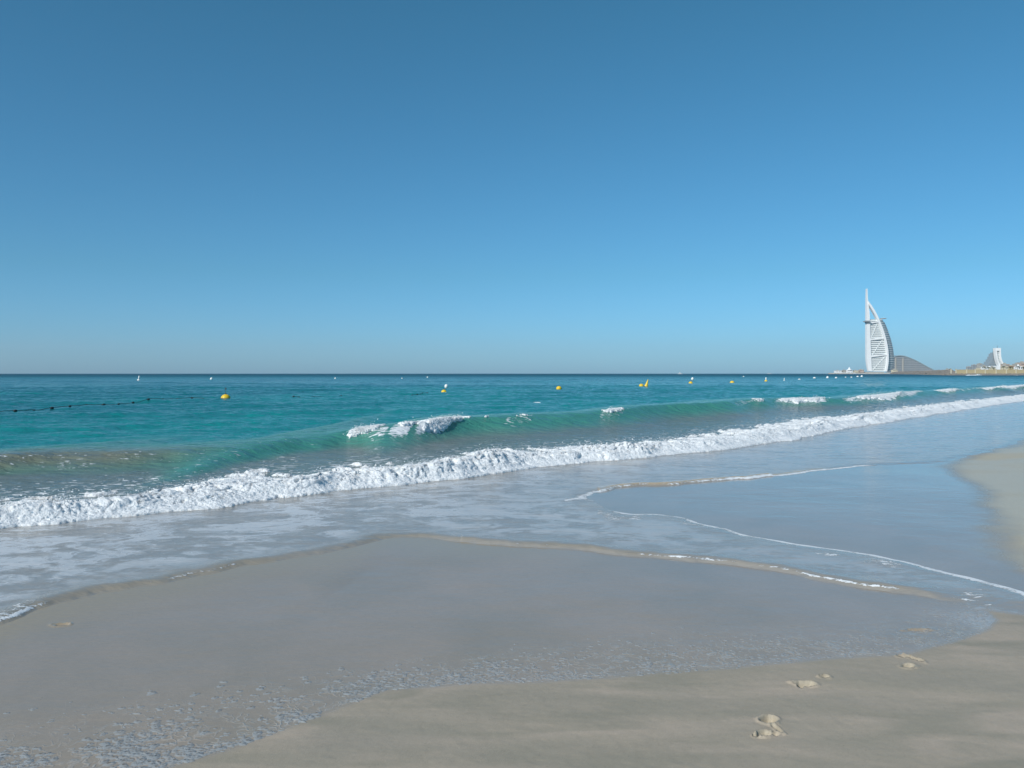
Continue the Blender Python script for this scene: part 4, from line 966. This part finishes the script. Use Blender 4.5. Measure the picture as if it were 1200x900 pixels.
# ------------------------------------------------------------------ buoys
def sea_z(x, y):
    a = np.array([[float(x)]]); b = np.array([[float(y)]]); return float(sea_height(a, b)[0][0, 0])
def buoy(kind, px, py, wpx, label, lean=0., hk=1., grp='yellow swimming-zone buoys'):
    p = P(px, py); Y = float(p[1]); s = wpx / FPX * Y      # width in metres
    z = sea_z(p[0], Y)
    root = empty('buoy', (float(p[0]), Y, z - .05 * s), 0, label=label, cat='buoy', group=grp)
    root.rotation_euler = (0, lean, 0)
    r = s / 2
    if kind in ('drum', 'ball', 'white_ball_top'):
        prof = [(.05*r, -.35*r), (.6*r, -.3*r), (.95*r, -.05*r), (r, .2*r), (.93*r, .5*r), (.7*r, .82*r), (.35*r, 1.0*r), (.05*r, 1.05*r)]
        if kind == 'ball': prof = [(r * math.cos(t) + .01, .35 * r + r * .9 * math.sin(t)) for t in np.linspace(-1.4, 1.45, 14)]
        MB().lathe(prof, 28).build('float', M_yel, root, smooth=True)
        MB().lathe([(r * 1.0, .02*r), (r * 1.035, .1*r), (r * 1.035, .2*r), (r * 1.0, .27*r)], 28).build('band', M_brown if kind == 'drum' else M_yel, root, smooth=True)
        MB().tube([(0, 0, 1.0*r), (0, 0, 1.35*r)], .12*r, 8).build('lifting_eye', M_dark, root)
    if kind == 'drum':
        MB().tube([(0, 0, 1.2*r), (-.05*r, 0, 2.3*r * hk)], .035*r, 6).build('pole', M_dark, root)
        MB().lathe([(.02*r, 2.05*r*hk), (.16*r, 2.1*r*hk), (.16*r, 2.4*r*hk), (.02*r, 2.45*r*hk)], 10).build('topmark', M_dark, root)
    if kind == 'white_ball_top':
        MB().tube([(0, 0, .9*r), (.55*r, 0, 1.9*r)], .10*r, 6).build('pole', M_dark, root)
        b = MB(); b.lathe([(.62 * r * math.cos(t) + .005, 2.35 * r + .78 * r * math.sin(t)) for t in np.linspace(-1.45, 1.45, 14)], 22, (.62*r, 0, 0)); b.build('white_ball', M_wplas, root, smooth=True)
    if kind == 'spar':
        MB().lathe([(.05*r, -.3*r), (.8*r, -.25*r), (r, 0), (r, .5*r), (.7*r, .9*r), (.3*r, 1.15*r)], 20).build('float', M_wplas if grp.startswith('white') else M_yel, root, smooth=True)
        MB().lathe([(r*1.01, -.05*r), (r*1.03, .1*r), (r*1.01, .22*r)], 20).build('band', M_brown, root, smooth=True)
        MB().lathe([(.3*r, 1.1*r), (.42*r, 1.5*r), (.34*r, 2.6*r*hk), (.1*r, 2.9*r*hk)], 16).build('spar', M_wplas, root, smooth=True)
    if kind == 'cone':
        MB().lathe([(.1*r, -.3*r), (r, -.1*r), (1.0*r, .25*r), (.72*r, 1.1*r), (.42*r, 2.4*r), (.22*r, 3.6*r), (.04*r, 3.9*r)], 20).build('cone', M_yel, root, smooth=True)
        MB().lathe([(r*1.0, -.1*r), (r*1.06, .05*r), (r*1.0, .2*r)], 20).build('band', M_brown, root, smooth=True)
    if kind == 'white':
        MB().lathe([(r * math.cos(t) + .01, .4 * r + r * hk * math.sin(t)) for t in np.linspace(-1.4, 1.45, 12)], 20).build('float', M_wplas, root, smooth=True)
        MB().tube([(0, 0, .3*r + r*hk), (0, 0, .6*r + r*hk)], .14*r, 8).build('lifting_eye', M_dark, root)
    return root
buoy('drum', 264.5, 469.2, 11, 'nearest yellow buoy with a thin dark pole, right of the dark float line')
buoy('white_ball_top', 520.2, 460, 6.4, 'yellow buoy with a big white ball leaning on its right side', .1)
buoy('ball', 655, 456.6, 6.2, 'round yellow buoy just right of the one with the big white ball')
buoy('ball', 751.6, 453.2, 5.4, 'round yellow buoy touching the leaning yellow cone buoy')
buoy('cone', 757, 453.6, 4.6, 'yellow cone-shaped buoy leaning right beside a round one', .28)
buoy('white_ball_top', 809.4, 449.8, 4.8, 'yellow buoy with a small white ball, third group from the cone-shaped buoy', .1)
buoy('ball', 858, 448.6, 5.2, 'round yellow buoy between the small white-ball buoy and the pale spar', 0)
buoy('spar', 897.6, 447.2, 3.6, 'pale spar buoy with yellow foot, right of the last round yellow buoy', 0)
W = 'white buoys far out on the water'
buoy('spar', 162.4, 446.2, 3.8, 'white spar buoy farthest left on the water, with a brown foot', .12, 1.15, W)
buoy('white', 247.6, 444.8, 3.0, 'white upright buoy above and left of the nearest yellow buoy', .3, 1.35, W)
buoy('white', 393, 444.0, 2.2, 'tiny white buoy alone in the left half, near the horizon', 0, 1.4, W)
buoy('white', 471.2, 443.8, 1.8, 'tiny white buoy left of its slightly higher neighbour', 0, 1.3, W)
buoy('white', 501, 442.8, 1.8, 'tiny white buoy just left of and above the big white-ball buoy', 0, 1.4, W)
buoy('white', 871.4, 441.8, 1.8, 'tiny white buoy close under the horizon, above the last round yellow buoy', 0, 1.4, W)
buoy('spar', 919, 446.6, 2.0, 'faint thin grey spar buoy right of the pale spar with yellow foot', 0, 1.2, W)
buoy('white', 936.8, 445.2, 3.2, 'flat white buoy first in the row leading to the island', 0, .8, W)
buoy('white', 954.4, 444.0, 3.2, 'flat white buoy second in the row leading to the island', 0, .8, W)
buoy('white', 969.6, 443.2, 2.8, 'tall white buoy third in the row leading to the island', .1, 1.5, W)
buoy('white', 979.8, 443.2, 2.8, 'round white buoy fourth in the row leading to the island', 0, 1., W)
buoy('white', 991, 442.6, 1.8, 'small white buoy fifth in the row leading to the island', 0, 1., W)
buoy('white', 997.8, 442.6, 2.2, 'small white buoy sixth in the row leading to the island', 0, 1., W)
buoy('white', 1005, 441.8, 2.8, 'white buoy seventh in the row, below the pinkish block', 0, .8, W)
buoy('white', 1009.8, 441.8, 2.6, 'white buoy last in the row, at the foot of the sail-shaped tower', .1, 1.3, W)

# ------------------------------------------------------------------ float lines
def float_line(pts, r, label, drape=.02):
    q = [P(a, b) for a, b in pts]; x0, y0 = map(float, q[0])
    root = empty('float_line', (x0, y0, 0), label=label, cat='float line')
    zz = [sea_z(*p) for p in q]
    rp = []
    for i in range(len(q) - 1):
        for t in np.linspace(0, 1, 9)[:-1]:
            p = q[i] * (1 - t) + q[i + 1] * t; rp.append((p[0] - x0, p[1] - y0, sea_z(*p) + .06 - .03 * math.sin(math.pi * t) ** 2 * (i % 3 == 1)))
    MB().tube(rp, .013, 6).build('rope', M_rope, root)
    for i, (p, z) in enumerate(zip(q, zz)):
        d = (q[min(i+1, len(q)-1)] - q[max(i-1, 0)]); a = math.atan2(d[1], d[0]); rr = r * (1 + .2 * math.sin(i * 2.3)); m = MB()
        prof = [(-1.5, .25), (-1.35, .7), (-.8, 1.), (0, 1.05), (.8, 1.), (1.35, .7), (1.5, .25)]
        c = Vector((p[0] - x0, p[1] - y0, z + r * .7)); u = Vector((math.cos(a), math.sin(a), 0))
        m.tube([c + u * t * rr for t, _ in prof], [w_ * rr for _, w_ in prof], 10); m.build('float', M_blk, root, smooth=True)
float_line([(-64,487.5),(-44,485.8),(-24,484.2),(-3,483.2),(18,482.4),(40,481),(61,479.4),(82,478.2),(102,477),(121.5,476.4),(139,475.2),(156,472.8),(174,471.8),(191,470.4),(208,469.4),(225,468.8),(238,469)], .052, 'dark rope with black floats crossing the left side of the water')
float_line([(344,467.2),(350,467),(356,466.8),(369,466),(377,465.6),(384,465.2),(391,464.6),(400,463.6)], .05, 'faint short row of small dark floats right of the nearest yellow buoy')
float_line([(483,462.6),(489,462.2),(495,461.8),(501,461.4)], .045, 'faint short row of small dark floats below the white-ball buoy')

# ------------------------------------------------------------------ haze over the sea
HAZE = 4.2e-5
m = MB(); m.box(-9600, 9600, -60, 9700, -6, 330); n = NT('sea haze'); pv = n.n('ShaderNodeVolumePrincipled')
pv.inputs['Color'].default_value = (.86, .92, 1., 1); pv.inputs['Density'].default_value = HAZE; pv.inputs['Anisotropy'].default_value = .1
n.t.links.new(pv.outputs[0], n.out.inputs['Volume'])
tag(m.build('haze', n.m, None), 'thin pale sea haze over the whole bay', 'haze', kind='stuff')
